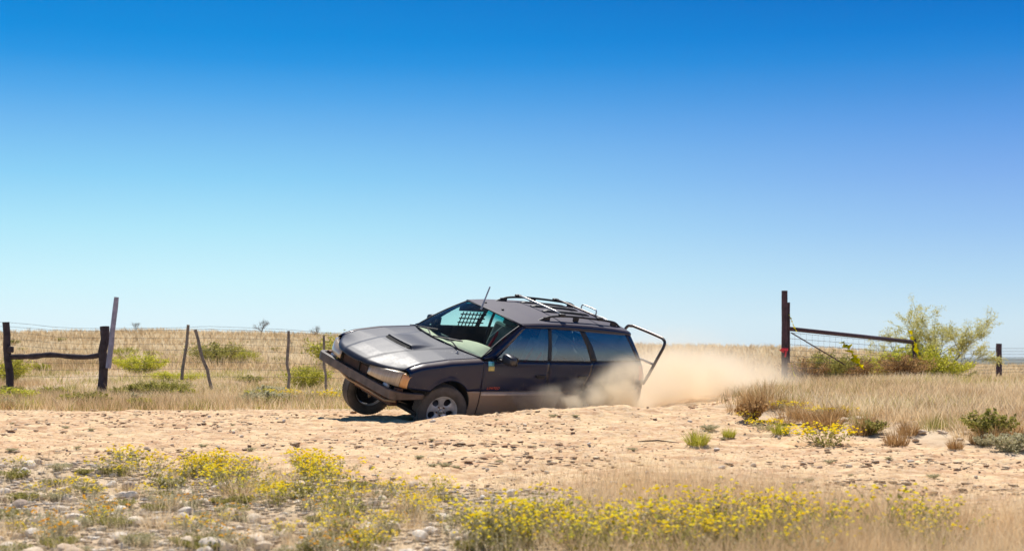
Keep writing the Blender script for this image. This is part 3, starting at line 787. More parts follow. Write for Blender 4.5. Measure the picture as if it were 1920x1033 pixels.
pebbles('gravel', 16000, lambda x, y: road_mask(x, y) * (.35 + .9 * vnoise(x * .8, y * 1.4, 91)), (.008, .034), M_PEB, 41)
pebbles('stone_rubble', 15000, lambda x, y: sstep(-.2, .5, road_near(x) - y) * (.25 + .75 * sstep(1.2, -.5, x)), (.010, .065), M_PEB2, 42)

M_CLOD = pebble_mat('dirt_clod', [(0.0, (0.50, 0.32, 0.19)), (0.5, (0.70, 0.50, 0.31)), (1.0, (0.82, 0.64, 0.44))])
pebbles('dirt_clods', 5200, lambda x, y: road_mask(x, y) * sstep(.42, .75, vnoise(x * .6, y * 1.3, 95)), (.02, .075), M_CLOD, 43)
# fallen stick, and the dark clod by the front of the car
st_ = MB(); q0 = onground(1420, 800); st_.tube([q0 + Vector((-.12, 0, .02)), q0 + Vector((.05, .03, .05)), q0 + Vector((.28, -.02, .01)), q0 + Vector((.5, -.1, .02))], [.010, .018, .015, .006], 6)
tag(st_.build('stick', M_DARKTWIG), 'dry grey stick lying on gravel below the small yellow clump', 'stick')
st_ = MB(); q0 = onground(1215, 832); st_.tube([q0 + Vector((-.10, 0, .02)), q0 + Vector((.10, .03, .03)), q0 + Vector((.30, -.03, .01))], [.005, .008, .003], 6)
tag(st_.build('stick', M_DARKTWIG), 'thin reddish twig lying on the bare road below the dust', 'stick')

# ------------------------------------------------------------------ fences
M_POST = plain('weathered_post', (0.060, 0.042, 0.045), 0.9, var=.5, scale=9, bump=.5)
M_STAKE = plain('grey_stake', (0.30, 0.24, 0.19), 0.9, var=.4, scale=9, bump=.4)
M_POLE = plain('painted_pole', (0.36, 0.33, 0.40), 0.6)
M_RUSTY = plain('rusty_pipe', (0.065, 0.028, 0.035), 0.65, var=.5)
M_WIRE = plain('fence_wire', (0.16, 0.145, 0.14), 0.6, 0.3)
M_TAPE = NT('tape'); M_TAPE = M_TAPE.done(M_TAPE.n('ShaderNodeMixShader', {0: .45, 1: M_TAPE.n('ShaderNodeBsdfDiffuse', {'Color': (0.90, 0.80, 0.01)}).outputs[0], 2: M_TAPE.n('ShaderNodeBsdfTranslucent', {'Color': (0.9, 0.82, 0.02)}).outputs[0]}).outputs[0])
M_RED = plain('red_ribbon', (0.75, 0.03, 0.05), 0.6)

def pt(u, v, d): return Vector(((u - 960) / 2700 * d, d, zat(v, d)))
def post(parent, name, base, top, r, mat, wob=.012, n=8, taper=.9):
    b, t = Vector(base), Vector(top); rr = random.Random(str(base))
    P = [b + (t - b) * k / 6 + Vector((rr.gauss(0, wob), rr.gauss(0, wob), 0)) * (0 < k < 6) for k in range(7)]
    return auto_smooth(MB().tube(P, [r * (1 - (1 - taper) * k / 6) * rr.uniform(.93, 1.07) for k in range(7)], n).build(name, mat, parent), 50)
lf = empty('wire_fence', (0, 0, 0)); tag(lf, 'old wire fence with dark log brace and leaning stakes left of the car', 'fence')
bA = at(20, 27.0); bB = at(194, 27.0)
post(lf, 'fence_post', bA - Vector((0, 0, .1)), pt(11, 604, 27), .075, M_POST)
post(lf, 'fence_post', at(191, 27.0) - Vector((0, 0, .1)), pt(196, 612, 27), .095, M_POST, .015)
auto_smooth(MB().tube(bez([pt(16, 669, 27), pt(60, 668, 27.03), pt(95, 665, 26.97), pt(130, 668, 27.02), pt(165, 669, 26.98), pt(194, 664, 27)], 20), [.050, .052, .055, .046, .058, .060, .048, .050, .055, .05, .045, .048, .05, .052, .05, .047, .045, .05, .05, .05, .05][:21], 8).build('log_rail', M_POST, lf), 60)
post(lf, 'leaning_pole', pt(203, 690, 26.9), pt(218.5, 557, 26.9), .052, M_POLE, .004)
MB().box(pt(20, 655, 26.93), (.10, .10, .12)).build('wire_coil', M_POST, lf, bevel=.02)
for (u0, v0, u1, v1, r) in ((341, 712, 353, 609, .050), (397, 730, 366, 618, .052), (541, 745, 541, 620, .050), (612, 742, 607, 629, .040), (760, 735, 762, 640, .05)):
    post(lf, 'wooden_stake', pt(u0, v0, 27.2), pt(u1, v1, 27.2), r * .62, M_STAKE)
def wire(parent, pts, r=.0028):
    return MB().tube(bez(pts, 16), r, 5, cap=False).build('wire', M_WIRE, parent)
for (a, b, c, e) in ((604, 616, 612, 624), (612, 620, 617, 628), (622, 634, 634, 640), (634, 645, 646, 652), (646, 655, 657, 664), (676, 680, 678, 684), (690, 692, 692, 696), (703, 705, 706, 708)):
    wire(lf, [pt(-160, a - 2, 27), pt(12, a, 27), pt(100, (a + b) / 2 + 3, 27.02), pt(194, b, 27), pt(345, (b + c) / 2, 27.1), pt(395, c, 27.15), pt(541, (c + e) / 2, 27.2), pt(610, e, 27.2), pt(762, e + 6, 27.2)])

rf = empty('wire_fence', (0, 0, 0)); tag(rf, 'rusty pipe fence with woven wire running right from the tall gate post', 'fence')
G = at(1471, 29.0)
post(rf, 'gate_post', G - Vector((0, 0, .1)), pt(1471, 545, 29), .062, M_RUSTY, 0, 12, 1)
post(rf, 'short_post', pt(1478.5, 680, 29.05), pt(1478.5, 567, 29.05), .030, M_RUSTY, 0, 10, 1)
MB().tube([pt(1477, 616, 29.05), pt(1712, 641, 33)], .045, 10).build('top_rail', M_RUSTY, rf, True)
MB().tube([pt(1484, 624, 29.05), pt(1585, 684, 30.5)], .013, 8).build('brace', M_RUSTY, rf, True)
post(rf, 'fence_post', pt(1714, 712, 33.05), pt(1714, 634, 33.05), .042, M_RUSTY, .004, 10, 1)
post(rf, 'fence_post', pt(1873, 712, 42), pt(1873, 644, 42), .085, M_RUSTY, .006, 10, 1)
post(rf, 'fence_post', pt(2010, 706, 43), pt(2010, 644, 43), .085, M_RUSTY, .006, 10, 1)
for k in range(9):
    v0 = 623 + k * 11.0; v1 = 645 + k * 8.2; v2 = 653 + k * 5.6
    wire(rf, [pt(1474, v0, 29), pt(1590, v0 * .52 + v1 * .48, 31), pt(1714, v1, 33), pt(1790, (v1 + v2) / 2 + .5, 37.5), pt(1873, v2, 42), pt(2010, v2 - .5, 43)], .004)
for k in range(22):
    f = (k + .5) / 22; d = 29 + 4 * f; u = 1474 + 240 * f
    MB().tube([pt(u, 623 + 22 * f, d), pt(u, 711 - .4 * f, d)], .0018, 4, cap=False).build('stay_wire', M_WIRE, rf)

def ribbon(label, pts, w, mat, cat='tape', seed=1):
    r = random.Random(seed); P = bez(pts, 40); rows = []
    for k, p in enumerate(P):
        a = .9 * math.sin(k * .55) + 1.2 * math.sin(k * .21) + r.uniform(-.3, .3); s = Vector((math.cos(a), math.sin(a) * .7, r.uniform(-.3, .3))) * w * (.62 + .3 * math.sin(k * .9) + r.uniform(-.12, .12))
        rows.append([p - s / 2, p + Vector((0, r.uniform(-.02, .02), 0)), p + s / 2])
    o = link('tape', grid(np.array([[tuple(q) for q in row] for row in rows]), name='tape', sm=False), mat)
    o.modifiers.new('thick', 'SOLIDIFY').thickness = .0008
    return tag(o, label, cat)
ribbon('yellow tape hanging in a bunch from the wires below the pipe rail', [pt(1578, 641, 30.6), pt(1588, 648, 30.6), pt(1594, 658, 30.5), pt(1602, 667, 30.6), pt(1606, 678, 30.5), pt(1620, 692, 30.6)], .27, M_TAPE, seed=2)
ribbon('yellow tape knotted round the end of the pipe rail', [pt(1694, 616, 32.5), pt(1706, 621, 32.5), pt(1711, 634, 32.6), pt(1716, 646, 32.6), pt(1719, 660, 32.6), pt(1728, 676, 32.6)], .15, M_TAPE, seed=3)
ribbon('yellow tape tied high on the short post beside the gate post', [pt(1480, 590, 28.95), pt(1484, 600, 28.9), pt(1488, 611, 28.95), pt(1494, 622, 28.95)], .045, M_TAPE, seed=4)
ribbon('yellow tape dangling low in the grass at the gate post', [pt(1484, 680, 28.8), pt(1487, 695, 28.8), pt(1493, 712, 28.8)], .045, M_TAPE, seed=5)
rb_ = MB(); rb_.lathe([(.068, -.03), (.075, -.01), (.073, .02), (.067, .03)], 14, 'Z', tuple(pt(1471, 655, 29)))
rb_.box(pt(1466, 658, 28.93), (.10, .004, .03), Euler((0, .5, 0)).to_matrix()).box(pt(1473, 664, 28.93), (.035, .004, .12), Euler((0, .15, 0)).to_matrix())
tag(rb_.build('ribbon', M_RED), 'red ribbon tied around the tall gate post', 'ribbon')
# ------------------------------------------------------------------ the car
# car space: x runs to the rear from the front axle, -y is the side that faces the camera, z up from the tyre contact
CAR = empty('car', (-1.43559512, 18.43344896, EYE - 0.7061667))
CAR.rotation_mode = 'XYZ'
CAR.rotation_euler = (R(18.05438), R(0.85290), R(42.11170))
tag(CAR, 'dusty dark navy estate car with roof rack cornering hard in a dust cloud', 'car')
# dust film that really lies on the paint: thick on the surfaces that face up in the car's own space
def paint_mat(name, base, dust, rough, lo, hi, amt, coat=0.6, low=True, dr=.55, spec=.5, amt_up=None):
    t = NT(name); ob = t.obj(); nz = t.n('ShaderNodeSeparateXYZ', {0: t.n('ShaderNodeTexCoord').outputs['Normal']}).outputs['Z']
    pz = t.n('ShaderNodeSeparateXYZ', {0: ob}).outputs['Z']
    st = t.n('ShaderNodeMapping', {'Vector': ob, 'Scale': (.35, 1.3, 1.0)}).outputs[0]
    n = t.noise(3.2, 7, .66, st); n2 = t.noise(30, 4, .6, ob)
    up = t.n('ShaderNodeMapRange', {'Value': nz, 'From Min': lo, 'From Max': hi}).outputs[0]
    f = t.math('MULTIPLY', t.math('MULTIPLY', up, (amt_up / amt) if amt_up else 1.0), t.ramp(n, [(.28, .55), (.72, 1.0)]))
    if low:
        sp = t.n('ShaderNodeMapRange', {'Value': pz, 'From Min': .74, 'From Max': .46, 'To Max': .75}).outputs[0]
        f = t.math('MAXIMUM', f, t.math('MULTIPLY', sp, t.ramp(n, [(.35, .2), (.7, 1.0)])))
    f = t.math('MULTIPLY', f, amt)
    c = t.mix(f, base, dust)
    spk = t.ramp(t.noise(55, 2, .5, t.n('ShaderNodeMapping', {'Vector': ob, 'Scale': (.6, 1, 1)}).outputs[0]), [(.74, 0.0), (.77, .55)])
    c = t.mix(t.math('MULTIPLY', spk, .7), c, (0.42, 0.36, 0.32))
    rg = t.math('ADD', t.math('MULTIPLY', f, dr), t.math('MULTIPLY', n2, .12)); rg = t.math('ADD', rg, rough, True)
    q = t.n('ShaderNodeBsdfPrincipled', {'Base Color': c, 'Roughness': rg, 'Coat Weight': t.math('MULTIPLY', t.math('SUBTRACT', 1.0, f, True), coat), 'Coat Roughness': .06, 'Specular IOR Level': spec,
                                         'Normal': t.bump(n, .04, .02)})
    return t.done(q.outputs[0])
P_NAVY = paint_mat('navy_paint', (0.005, 0.014, 0.052), (0.12, 0.072, 0.048), .06, .6, 1.0, .24, .30, spec=.22, amt_up=.75)
P_HOOD = paint_mat('bonnet_paint', (0.016, 0.019, 0.032), (0.054, 0.062, 0.094), .24, .35, .95, .85, .0, False, .28, .26)
P_ROOF = paint_mat('roof_paint', (0.040, 0.036, 0.052), (0.122, 0.110, 0.138), .34, .35, .95, .95, .0, False, .35, .25)
P_TAUPE = paint_mat('taupe_paint', (0.36, 0.25, 0.175), (0.40, 0.26, 0.165), .34, .3, .9, .8, .15)
P_TRIM = plain('black_trim', (0.014, 0.014, 0.018), .55)
P_SATIN = plain('satin_black', (0.035, 0.034, 0.042), .35)
P_BLACK = plain('inner_black', (0.012, 0.011, 0.011), .85)
P_MOULD = plain('moulding', (0.74, 0.61, 0.50), .25, var=.15)
P_RUBBER = NT('tyre_rubber'); _n = P_RUBBER.noise(6, 5, .6, P_RUBBER.obj()); P_RUBBER = P_RUBBER.done(P_RUBBER.bsdf(Base_Color=P_RUBBER.ramp(_n, [(.35, (.070, .062, .058)), (.7, (.15, .125, .105))]), Roughness=.85, Normal=P_RUBBER.bump(_n, .2, .01)))
P_ALLOY = plain('alloy', (0.68, 0.66, 0.65), .38, .35, var=.2)
P_STEEL = plain('rusty_steel', (0.17, 0.075, 0.04), .75, .2, var=.5)
P_BAR = plain('painted_bar', (0.095, 0.066, 0.056), .5, var=.6, scale=7)
P_CHROME = plain('bare_tube', (0.50, 0.47, 0.44), .40, .6, var=.15)
P_TUBE = plain('dark_tube', (0.11, 0.085, 0.075), .35, .55, var=.3)
P_DASH = plain('pale_dash', (0.62, 0.57, 0.44), .75, var=.06)
P_SEAT = plain('grey_seat', (0.075, 0.075, 0.08), .9)
P_SEATL = plain('pale_seat', (0.24, 0.26, 0.25), .85)
P_HARN = plain('red_webbing', (0.55, 0.02, 0.03), .7)
P_NET = plain('black_webbing', (0.012, 0.012, 0.012), .8)

def glass_mat(name, tint, refl, dirt=0.0, band=False):
    t = NT(name)
    c = tint
    if band:
        uvz = t.attr('up')
        c = t.ramp(uvz, [(0.0, tint), (.74, tint), (.93, (0.03, 0.36, 0.38)), (1.0, (0.02, 0.30, 0.33))])
    tr = t.n('ShaderNodeBsdfTransparent', {'Color': c}).outputs[0]
    gl = t.n('ShaderNodeBsdfGlossy', {'Color': (1, 1, 1), 'Roughness': .012}).outputs[0]
    f0 = ((refl - 1) / (refl + 1)) ** 2; fc = t.n('ShaderNodeLayerWeight', {'Blend': .5}).outputs['Facing']
    fr = t.math('ADD', t.math('MULTIPLY', t.math('POWER', fc, 5.0), 1 - f0), f0, True)
    s = t.n('ShaderNodeMixShader', {0: fr, 1: tr, 2: gl}).outputs[0]
    if dirt:
        d = t.n('ShaderNodeBsdfDiffuse', {'Color': (.50, .42, .34)}).outputs[0]
        f = t.math('MULTIPLY', t.ramp(t.noise(4, 7, .65, t.obj()), [(.40, .15), (.75, 1.0)]), dirt)
        s = t.n('ShaderNodeMixShader', {0: f, 1: s, 2: d}).outputs[0]
    return t.done(s)
G_FRONT = glass_mat('windscreen_glass', (0.84, 0.95, 0.88), 1.30, .03, True)
G_SIDE = glass_mat('side_glass', (0.40, 0.54, 0.56), 2.3, .02)
G_CLEAR = glass_mat('far_side_glass', (0.70, 0.96, 0.95), 1.25, .02)
G_DARK = glass_mat('tinted_glass', (0.08, 0.12, 0.18), 2.3, .03)
def lamp_mat(name, c, c2, rough=.12):
    t = NT(name); st = t.n('ShaderNodeMapping', {'Vector': t.obj(), 'Scale': (1, 60, 1)}).outputs[0]
    n = t.noise(1.2, 4, .6, st)
    return t.done(t.bsdf(Base_Color=t.ramp(n, [(.38, c), (.62, c2)]), Roughness=rough + .15, Coat_Weight=.8, Coat_Roughness=.08, Transmission_Weight=.0))
L_HEAD = lamp_mat('yellowed_lens', (0.44, 0.335, 0.225), (0.56, 0.445, 0.31))
L_AMBER = lamp_mat('amber_lens', (0.72, 0.33, 0.10), (0.80, 0.44, 0.18))
L_RED = lamp_mat('red_lens', (0.35, 0.03, 0.03), (0.45, 0.06, 0.05))
L_FOG = plain('fog_lens', (0.62, 0.62, 0.64), .25)

def crv(xs, ys): return lambda q: np.interp(q, xs, ys)
def body_y(x, z):
    y = np.interp(z, [.18, .24, .40, .55, .62, .75, .90, .96, 1.0], [.765, .80, .832, .843, .842, .832, .802, .780, .765])
    x = np.asarray(x, float)
    y = y - np.interp(x, [-.95, -.85, -.75, -.62, -.40, -.1], [.34, .21, .12, .052, .018, 0]) - np.interp(x, [2.8, 3.3, 3.5, 3.6, 3.7], [0, .03, .075, .12, .20])
    return y
def zs_sh(x): return np.interp(x, [-.93, -.75, -.66, -.55, -.4, 0, .55], [.70, .735, .765, .825, .872, .925, .955])
def zc_hd(x): return np.interp(x, [-.95, -.90, -.82, -.65, -.35, 0, .3, .55], [.725, .765, .800, .850, .905, .945, .972, .985])
def hood_z(x, y):
    a = np.abs(y); f = np.clip(a / .70, 0, 1.2) ** 2.4
    z = zc_hd(x) * (1 - f) + zs_sh(x) * f
    cw = np.interp(x, [-.93, .4], [.22, .36])
    return z + .012 * (1 - sstep(cw - .035, cw + .035, a)) - 0.004
def lift(P2, off=0.0, side=-1):
    """(x,z) points -> the body side"""
    P2 = np.asarray(P2, float); y = body_y(P2[..., 0], P2[..., 1]) + off
    return np.stack([P2[..., 0], side * y, P2[..., 1]], -1)
BELT = .955
def glass_y(x, z):
    t = np.clip((z - BELT) / .40, -.1, 1.1)
    y = .770 - .168 * t + .012 * np.sin(np.clip(t, 0, 1) * np.pi)
    return y - .045 * np.clip((1.55 - x) / 1.0, 0, 1) ** 1.5 - .035 * np.clip((x - 2.6) / .8, 0, 1) ** 1.7
def glift(P2, off=0.0, side=-1):
    P2 = np.asarray(P2, float); y = glass_y(P2[..., 0], P2[..., 1]) + off
    return np.stack([P2[..., 0], side * y, P2[..., 1]], -1)
def resample(P, n):
    P = np.asarray(P, float); s = np.concatenate([[0], np.cumsum(np.linalg.norm(np.diff(P, axis=0), axis=1))]); q = np.linspace(0, s[-1], n + 1)
    return np.stack([np.interp(q, s, P[:, k]) for k in range(P.shape[1])], -1)
def coons(bot, top, left, right, n, m):
    """bot, top run left to right; left, right run bottom to top"""
    b, t = resample(bot, n), resample(top, n); l, r = resample(left, m), resample(right, m)
    u = np.linspace(0, 1, n + 1)[:, None, None]; v = np.linspace(0, 1, m + 1)[None, :, None]
    return (b[:, None] * (1 - v) + t[:, None] * v + l[None] * (1 - u) + r[None] * u
            - (b[0] * (1 - u) * (1 - v) + b[-1] * u * (1 - v) + t[0] * (1 - u) * v + t[-1] * u * v))
def sheet(name, P, mat, parent, th=.008, side=-1, thick_in=True):
    P = np.asarray(P, float); d1 = (P[-1, :] - P[0, :]).mean(0); d2 = (P[:, -1] - P[:, 0]).mean(0); out = P.reshape(-1, 3).mean(0) - np.array([1.4, 0, .45]); out = out / np.array([2.3, .8, .8])
    o = link(name, grid(P, flip=bool(np.dot(np.cross(d1, d2), out) < 0), name=name), mat, parent)
    if th:
        s = o.modifiers.new('thick', 'SOLIDIFY'); s.thickness = th; s.offset = -1; s.use_even_offset = False
    return o
ARC_R = .385
def arch(cx, cz, x0, x1, n=26):
    """points of the arch between two x positions"""
    xs = np.linspace(x0, x1, n); xs = np.clip(xs, cx - ARC_R + 1e-4, cx + ARC_R - 1e-4)
    return [(x, cz + math.sqrt(max(0, ARC_R ** 2 - (x - cx) ** 2))) for x in xs]
ZT = .565      # line between navy and taupe
def arc_pts(cx, cz, a0, a1, n=22): return [(cx + ARC_R * math.cos(a), cz + ARC_R * math.sin(a)) for a in np.linspace(a0, a1, n)]
CZ = .315
aT = math.asin((ZT - CZ) / ARC_R)
FX, RX = 0.0, 2.63
g = .0055
for side in (-1, 1):
    far = side > 0
    # front fender: side wall from arch to shoulder, rounded over to the bonnet gap
    xs = np.concatenate([np.linspace(-.612, FX - ARC_R * math.cos(aT), 8), FX - ARC_R * np.cos(np.linspace(aT, math.pi - aT, 26))[1:], [.40, .45, .49, .52 - g]])
    rows = []
    for x in xs:
        lo = CZ + math.sqrt(max(0, ARC_R ** 2 - (x - FX) ** 2)) if abs(x - FX) < ARC_R * math.cos(aT) else ZT
        if x < -.33: lo = np.interp(x, [-.62, -.52, -.33], [.595, .575, ZT])
        zsh = float(zs_sh(x)); zr = zsh - .055
        p0 = np.array([x, .690, float(hood_z(x, .690))]); p2 = np.array([x, float(body_y(x, zr)), zr])
        p0[1] = min(.690, p2[1] - .03)
        p1 = np.array([x, p2[1] - .004, p0[2] - .004])
        prof = [np.array([x, float(body_y(x, z)), z]) for z in np.linspace(lo, zr, 12)]
        # flared lip above the wheel
        d = [math.hypot(x - FX, q[2] - CZ) for q in prof]
        for q, dd in zip(prof, d): q[1] += .012 * math.exp(-((dd - ARC_R) / .035) ** 2)
        prof += [(1 - t) ** 2 * p2 + 2 * t * (1 - t) * p1 + t * t * p0 for t in np.linspace(0, 1, 8)[1:]]
        rows.append(prof)
    P = np.array(rows); P[..., 1] *= side
    sheet('front_fender', P, P_NAVY, CAR, .006, side)
    # lower piece of the fender behind the wheel
    bx = coons([(FX + ARC_R * math.cos(math.asin((.205 - CZ) / ARC_R)), .205), (.545 - g, .205)], [(FX + ARC_R * math.cos(aT), ZT - .002), (.515 - g, ZT - .002)], arc_pts(FX, CZ, math.asin((.205 - CZ) / ARC_R), aT, 14), [(.545 - g, .205), (.515 - g, ZT - .002)], 8, 12)
    sheet('rocker_panel', lift(bx, 0.002, side), P_TAUPE, CAR, .006, side)
    # doors
    fd = sheet('front_door', lift(coons([(.52 + g, ZT), (1.640 - g, ZT)], [(.50 + g, BELT - .012), (1.652 - g, BELT - .012)], [(.52 + g, ZT), (.50 + g, BELT - .012)], [(1.640 - g, ZT), (1.652 - g, BELT - .012)], 24, 14), 0, side), P_NAVY, CAR, .006, side)
    sheet('lower_panel', lift(coons([(.55 + g, .215), (1.625 - g, .215)], [(.52 + g, ZT - .002), (1.640 - g, ZT - .002)], [(.55 + g, .215), (.52 + g, ZT - .002)], [(1.625 - g, .215), (1.640 - g, ZT - .002)], 22, 10), .002, side), P_TAUPE, fd, .006, side)
    lft = [(1.640 + g, ZT), (1.652 + g, BELT - .012)]
    rgt = [(RX - ARC_R * math.cos(aT) - .01, ZT), (2.33, .67), (2.42, .80), (2.46 - g, BELT - .012)]
    rd = sheet('rear_door', lift(coons([(1.640 + g, ZT), rgt[0]], [(1.652 + g, BELT - .012), rgt[-1]], lft, rgt, 18, 14), 0, side), P_NAVY, CAR, .006, side)
    aL = math.asin((.215 - CZ) / ARC_R)
    lowr = [(RX - ARC_R * math.cos(a), CZ + ARC_R * math.sin(a)) for a in np.linspace(aL, aT, 14)]
    lowr = [(x - .010, z) for x, z in lowr]
    sheet('lower_panel', lift(coons([(1.625 + g, .215), lowr[0]], [(1.640 + g, ZT - .002), lowr[-1]], [(1.625 + g, .215), (1.640 + g, ZT - .002)], lowr, 14, 12), .002, side), P_TAUPE, rd, .006, side)
    # quarter panel over the rear wheel
    qb = [(RX - ARC_R * math.cos(aT), ZT)] + [(RX + ARC_R * math.cos(a), CZ + ARC_R * math.sin(a)) for a in np.linspace(math.pi - aT, aT, 26)] + [(3.63, ZT)]
    ql = [(RX - ARC_R * math.cos(aT), ZT), (2.34, .67), (2.43, .80), (2.46 + g, BELT)]
    qr = [(3.63, ZT), (3.58, .76), (3.445, BELT + .01)]
    qp = sheet('quarter_panel', lift(coons(qb, [(2.46 + g, BELT), (3.445, BELT + .01)], ql, qr, 30, 12), 0, side), P_NAVY, CAR, .006, side)
    sheet('lower_panel', lift(coons([(RX + ARC_R * math.cos(aL), .215), (3.60, .26)], [(RX + ARC_R * math.cos(aT), ZT - .002), (3.66, ZT - .002)], [(RX + ARC_R * math.cos(a), CZ + ARC_R * math.sin(a)) for a in np.linspace(aL, aT, 14)], [(3.60, .26), (3.66, ZT - .002)], 10, 10), .002, side), P_TAUPE, qp, .006, side)
    # moulding strips on the doors
    for nm_p, x0, x1 in ((fd, .535, 1.632), (rd, 1.648, 2.26)):
        mb = MB(); nx = 16; V = []
        for k in range(nx + 1):
            x = x0 + (x1 - x0) * k / nx; tip = .35 if (k == 0 and nm_p is fd) else 1
            for z, o in ((.508, 0.0), (.512, .016), (.538, .018), (.543, 0.0)): V.append((x, side * (float(body_y(x, z)) + .002 + o * tip), z))
        Fq = [(k * 4 + i, (k + 1) * 4 + i, (k + 1) * 4 + i + 1, k * 4 + i + 1) for k in range(nx) for i in range(3)]
        mb.add(V, [f if side < 0 else f[::-1] for f in Fq]).add(V[:4], [(0, 1, 2, 3)]).add(V[-4:], [(3, 2, 1, 0)])
        mb.build('side_moulding', P_MOULD, nm_p)
    # door handles
    for pr, hx in ((fd, 1.49), (rd, 2.26)):
        y0 = float(body_y(hx, .76))
        mb = MB().box((hx, side * (y0 + .012), .765), (.16, .020, .030)).box((hx + .02, side * (y0 + .003), .742), (.13, .012, .022))
        mb.build('door_handle', P_TRIM, pr, bevel=.006)
    # glass and frames
    gl = G_CLEAR if far else G_SIDE
    wf = [(.775, BELT + .008), (1.625, BELT + .004)], [(1.262, 1.342), (1.662, 1.350)], [(.775, BELT + .008), (1.02, 1.165), (1.262, 1.342)], [(1.625, BELT + .004), (1.662, 1.350)]
    wr = [(1.690, BELT + .004), (2.425, BELT + .006)], [(1.718, 1.350), (2.235, 1.338)], [(1.690, BELT + .004), (1.718, 1.350)], [(2.425, BELT + .006), (2.345, 1.15), (2.235, 1.338)]
    wq = [(2.540, BELT + .012), (3.365, BELT + .020)], [(2.330, 1.330), (3.130, 1.305)], [(2.540, BELT + .012), (2.455, 1.15), (2.330, 1.330)], [(3.365, BELT + .020), (3.130, 1.305)]
    for w, pr, gm_ in ((wf, fd, gl), (wr, rd, gl), (wq, qp, G_DARK)):
        sheet('window', glift(coons(*w, 14, 10), -.004, side), gm_, pr, 0, side)
    # mirror sail, frames and pillars round the glass
    fr = [coons([(.56, BELT - .012), (.775 - .004, BELT - .012)], [(.57, BELT + .002), (.775 - .004, BELT + .012)], [(.56, BELT - .012), (.57, BELT + .002)], [(.771, BELT - .012), (.771, BELT + .012)], 4, 2),
          coons([(.775, BELT - .012), (1.655, BELT - .012)], [(.775, BELT + .008), (1.655, BELT + .004)], [(.775, BELT - .012), (.775, BELT + .008)], [(1.655, BELT - .012), (1.655, BELT + .004)], 14, 1),
          coons([(1.655, BELT - .012), (2.48, BELT - .012)], [(1.655, BELT + .004), (2.48, BELT + .006)], [(1.655, BELT - .012), (1.655, BELT + .004)], [(2.48, BELT - .012), (2.48, BELT + .006)], 14, 1)]
    for q in fr: sheet('belt_trim', glift(q, .001, side), P_TRIM, CAR, .006, side)
    sheet('centre_pillar', glift(coons([(1.625, BELT + .004), (1.690, BELT + .004)], [(1.662, 1.350), (1.718, 1.350)], [(1.625, BELT + .004), (1.662, 1.35)], [(1.690, BELT + .004), (1.718, 1.35)], 3, 10), .001, side), P_TRIM, CAR, .010, side)
    sheet('rear_pillar', glift(coons([(2.425, BELT + .006), (2.540, BELT + .012)], [(2.235, 1.338), (2.330, 1.330)], wr[3], wq[2], 3, 10), .001, side), P_TRIM, CAR, .010, side)
    sheet('tail_pillar', glift(coons([(3.365, BELT + .020), (3.445, BELT + .01)], [(3.130, 1.305), (3.235, 1.300)], [(3.365, BELT + .02), (3.130, 1.305)], [(3.445, BELT + .01), (3.235, 1.30)], 3, 10), .001, side), P_NAVY, CAR, .010, side)
    # windscreen pillar: from the screen's edge round to the door glass
    a_in = np.array([(.535, .705, .955), (.76, .662, 1.095), (.98, .612, 1.235), (1.195, .560, 1.360)])
    a_out = np.array([(.565, .742, BELT + .003), (.775, float(glass_y(.775, BELT + .01)), BELT + .01), (1.02, float(glass_y(1.02, 1.165)), 1.165), (1.262, float(glass_y(1.262, 1.342)), 1.342)])
    P = np.stack([resample(a_in, 12), (resample(a_in, 12) + resample(a_out, 12)) / 2 + np.array([0, .016, .010]), resample(a_out, 12)], 1); P[..., 1] *= side
    sheet('screen_pillar', P, P_NAVY, CAR, .010, -side)
    # mirror
    mr = empty('mirror', (.78 + (.08 if far else 0), side * (.665 if far else .80), .985 + (-.016 if not far else 0)), CAR)
    bm = bmesh.new(); bmesh.ops.create_cube(bm, size=1)
    bmesh.ops.subdivide_edges(bm, edges=bm.edges[:], cuts=4, use_grid_fill=True)
    for v in bm.verts:
        c = v.co * 2; k = (abs(c.x) ** 4 + abs(c.y) ** 4 + abs(c.z) ** 4) ** .25 + 1e-6; c = c / k
        tp = 1 - .22 * max(0, c.y * 1)
        v.co = Vector((c.x * .055 * (1 if c.x > 0 else 1.1) + .03, side * (.125 + c.y * .105), c.z * .068 * tp + .035))
    me = bpy.data.meshes.new('mirror_shell'); bm.to_mesh(me); bm.free(); smooth(me)
    link('mirror_shell', me, P_SATIN, mr)
    MB().box((.0, side * .0, .0), (.075, .10, .032)).build('mirror_arm', P_TRIM, mr, bevel=.008)
    MB().box((.090, side * .125, .035), (.004, .175, .105)).build('mirror_glass', G_DARK, mr)
# bonnet
ys = np.linspace(-.685, .685, 81); ss = np.linspace(0, 1, 96); P = []
for y in ys:
    a = abs(y) / .685; xf = -.935 + .318 * a ** 2.5; xr = .315 + .205 * a ** 2
    xx = xf + (xr - xf) * ss; z = hood_z(xx, y)
    lipd = np.clip((.05 - (xx - xf)) / .05, 0, 1); z = z - (.030 - .026 * a ** 3) * lipd ** 2
    P.append(np.stack([xx, np.full_like(xx, y), z], -1))
P = np.array(P)
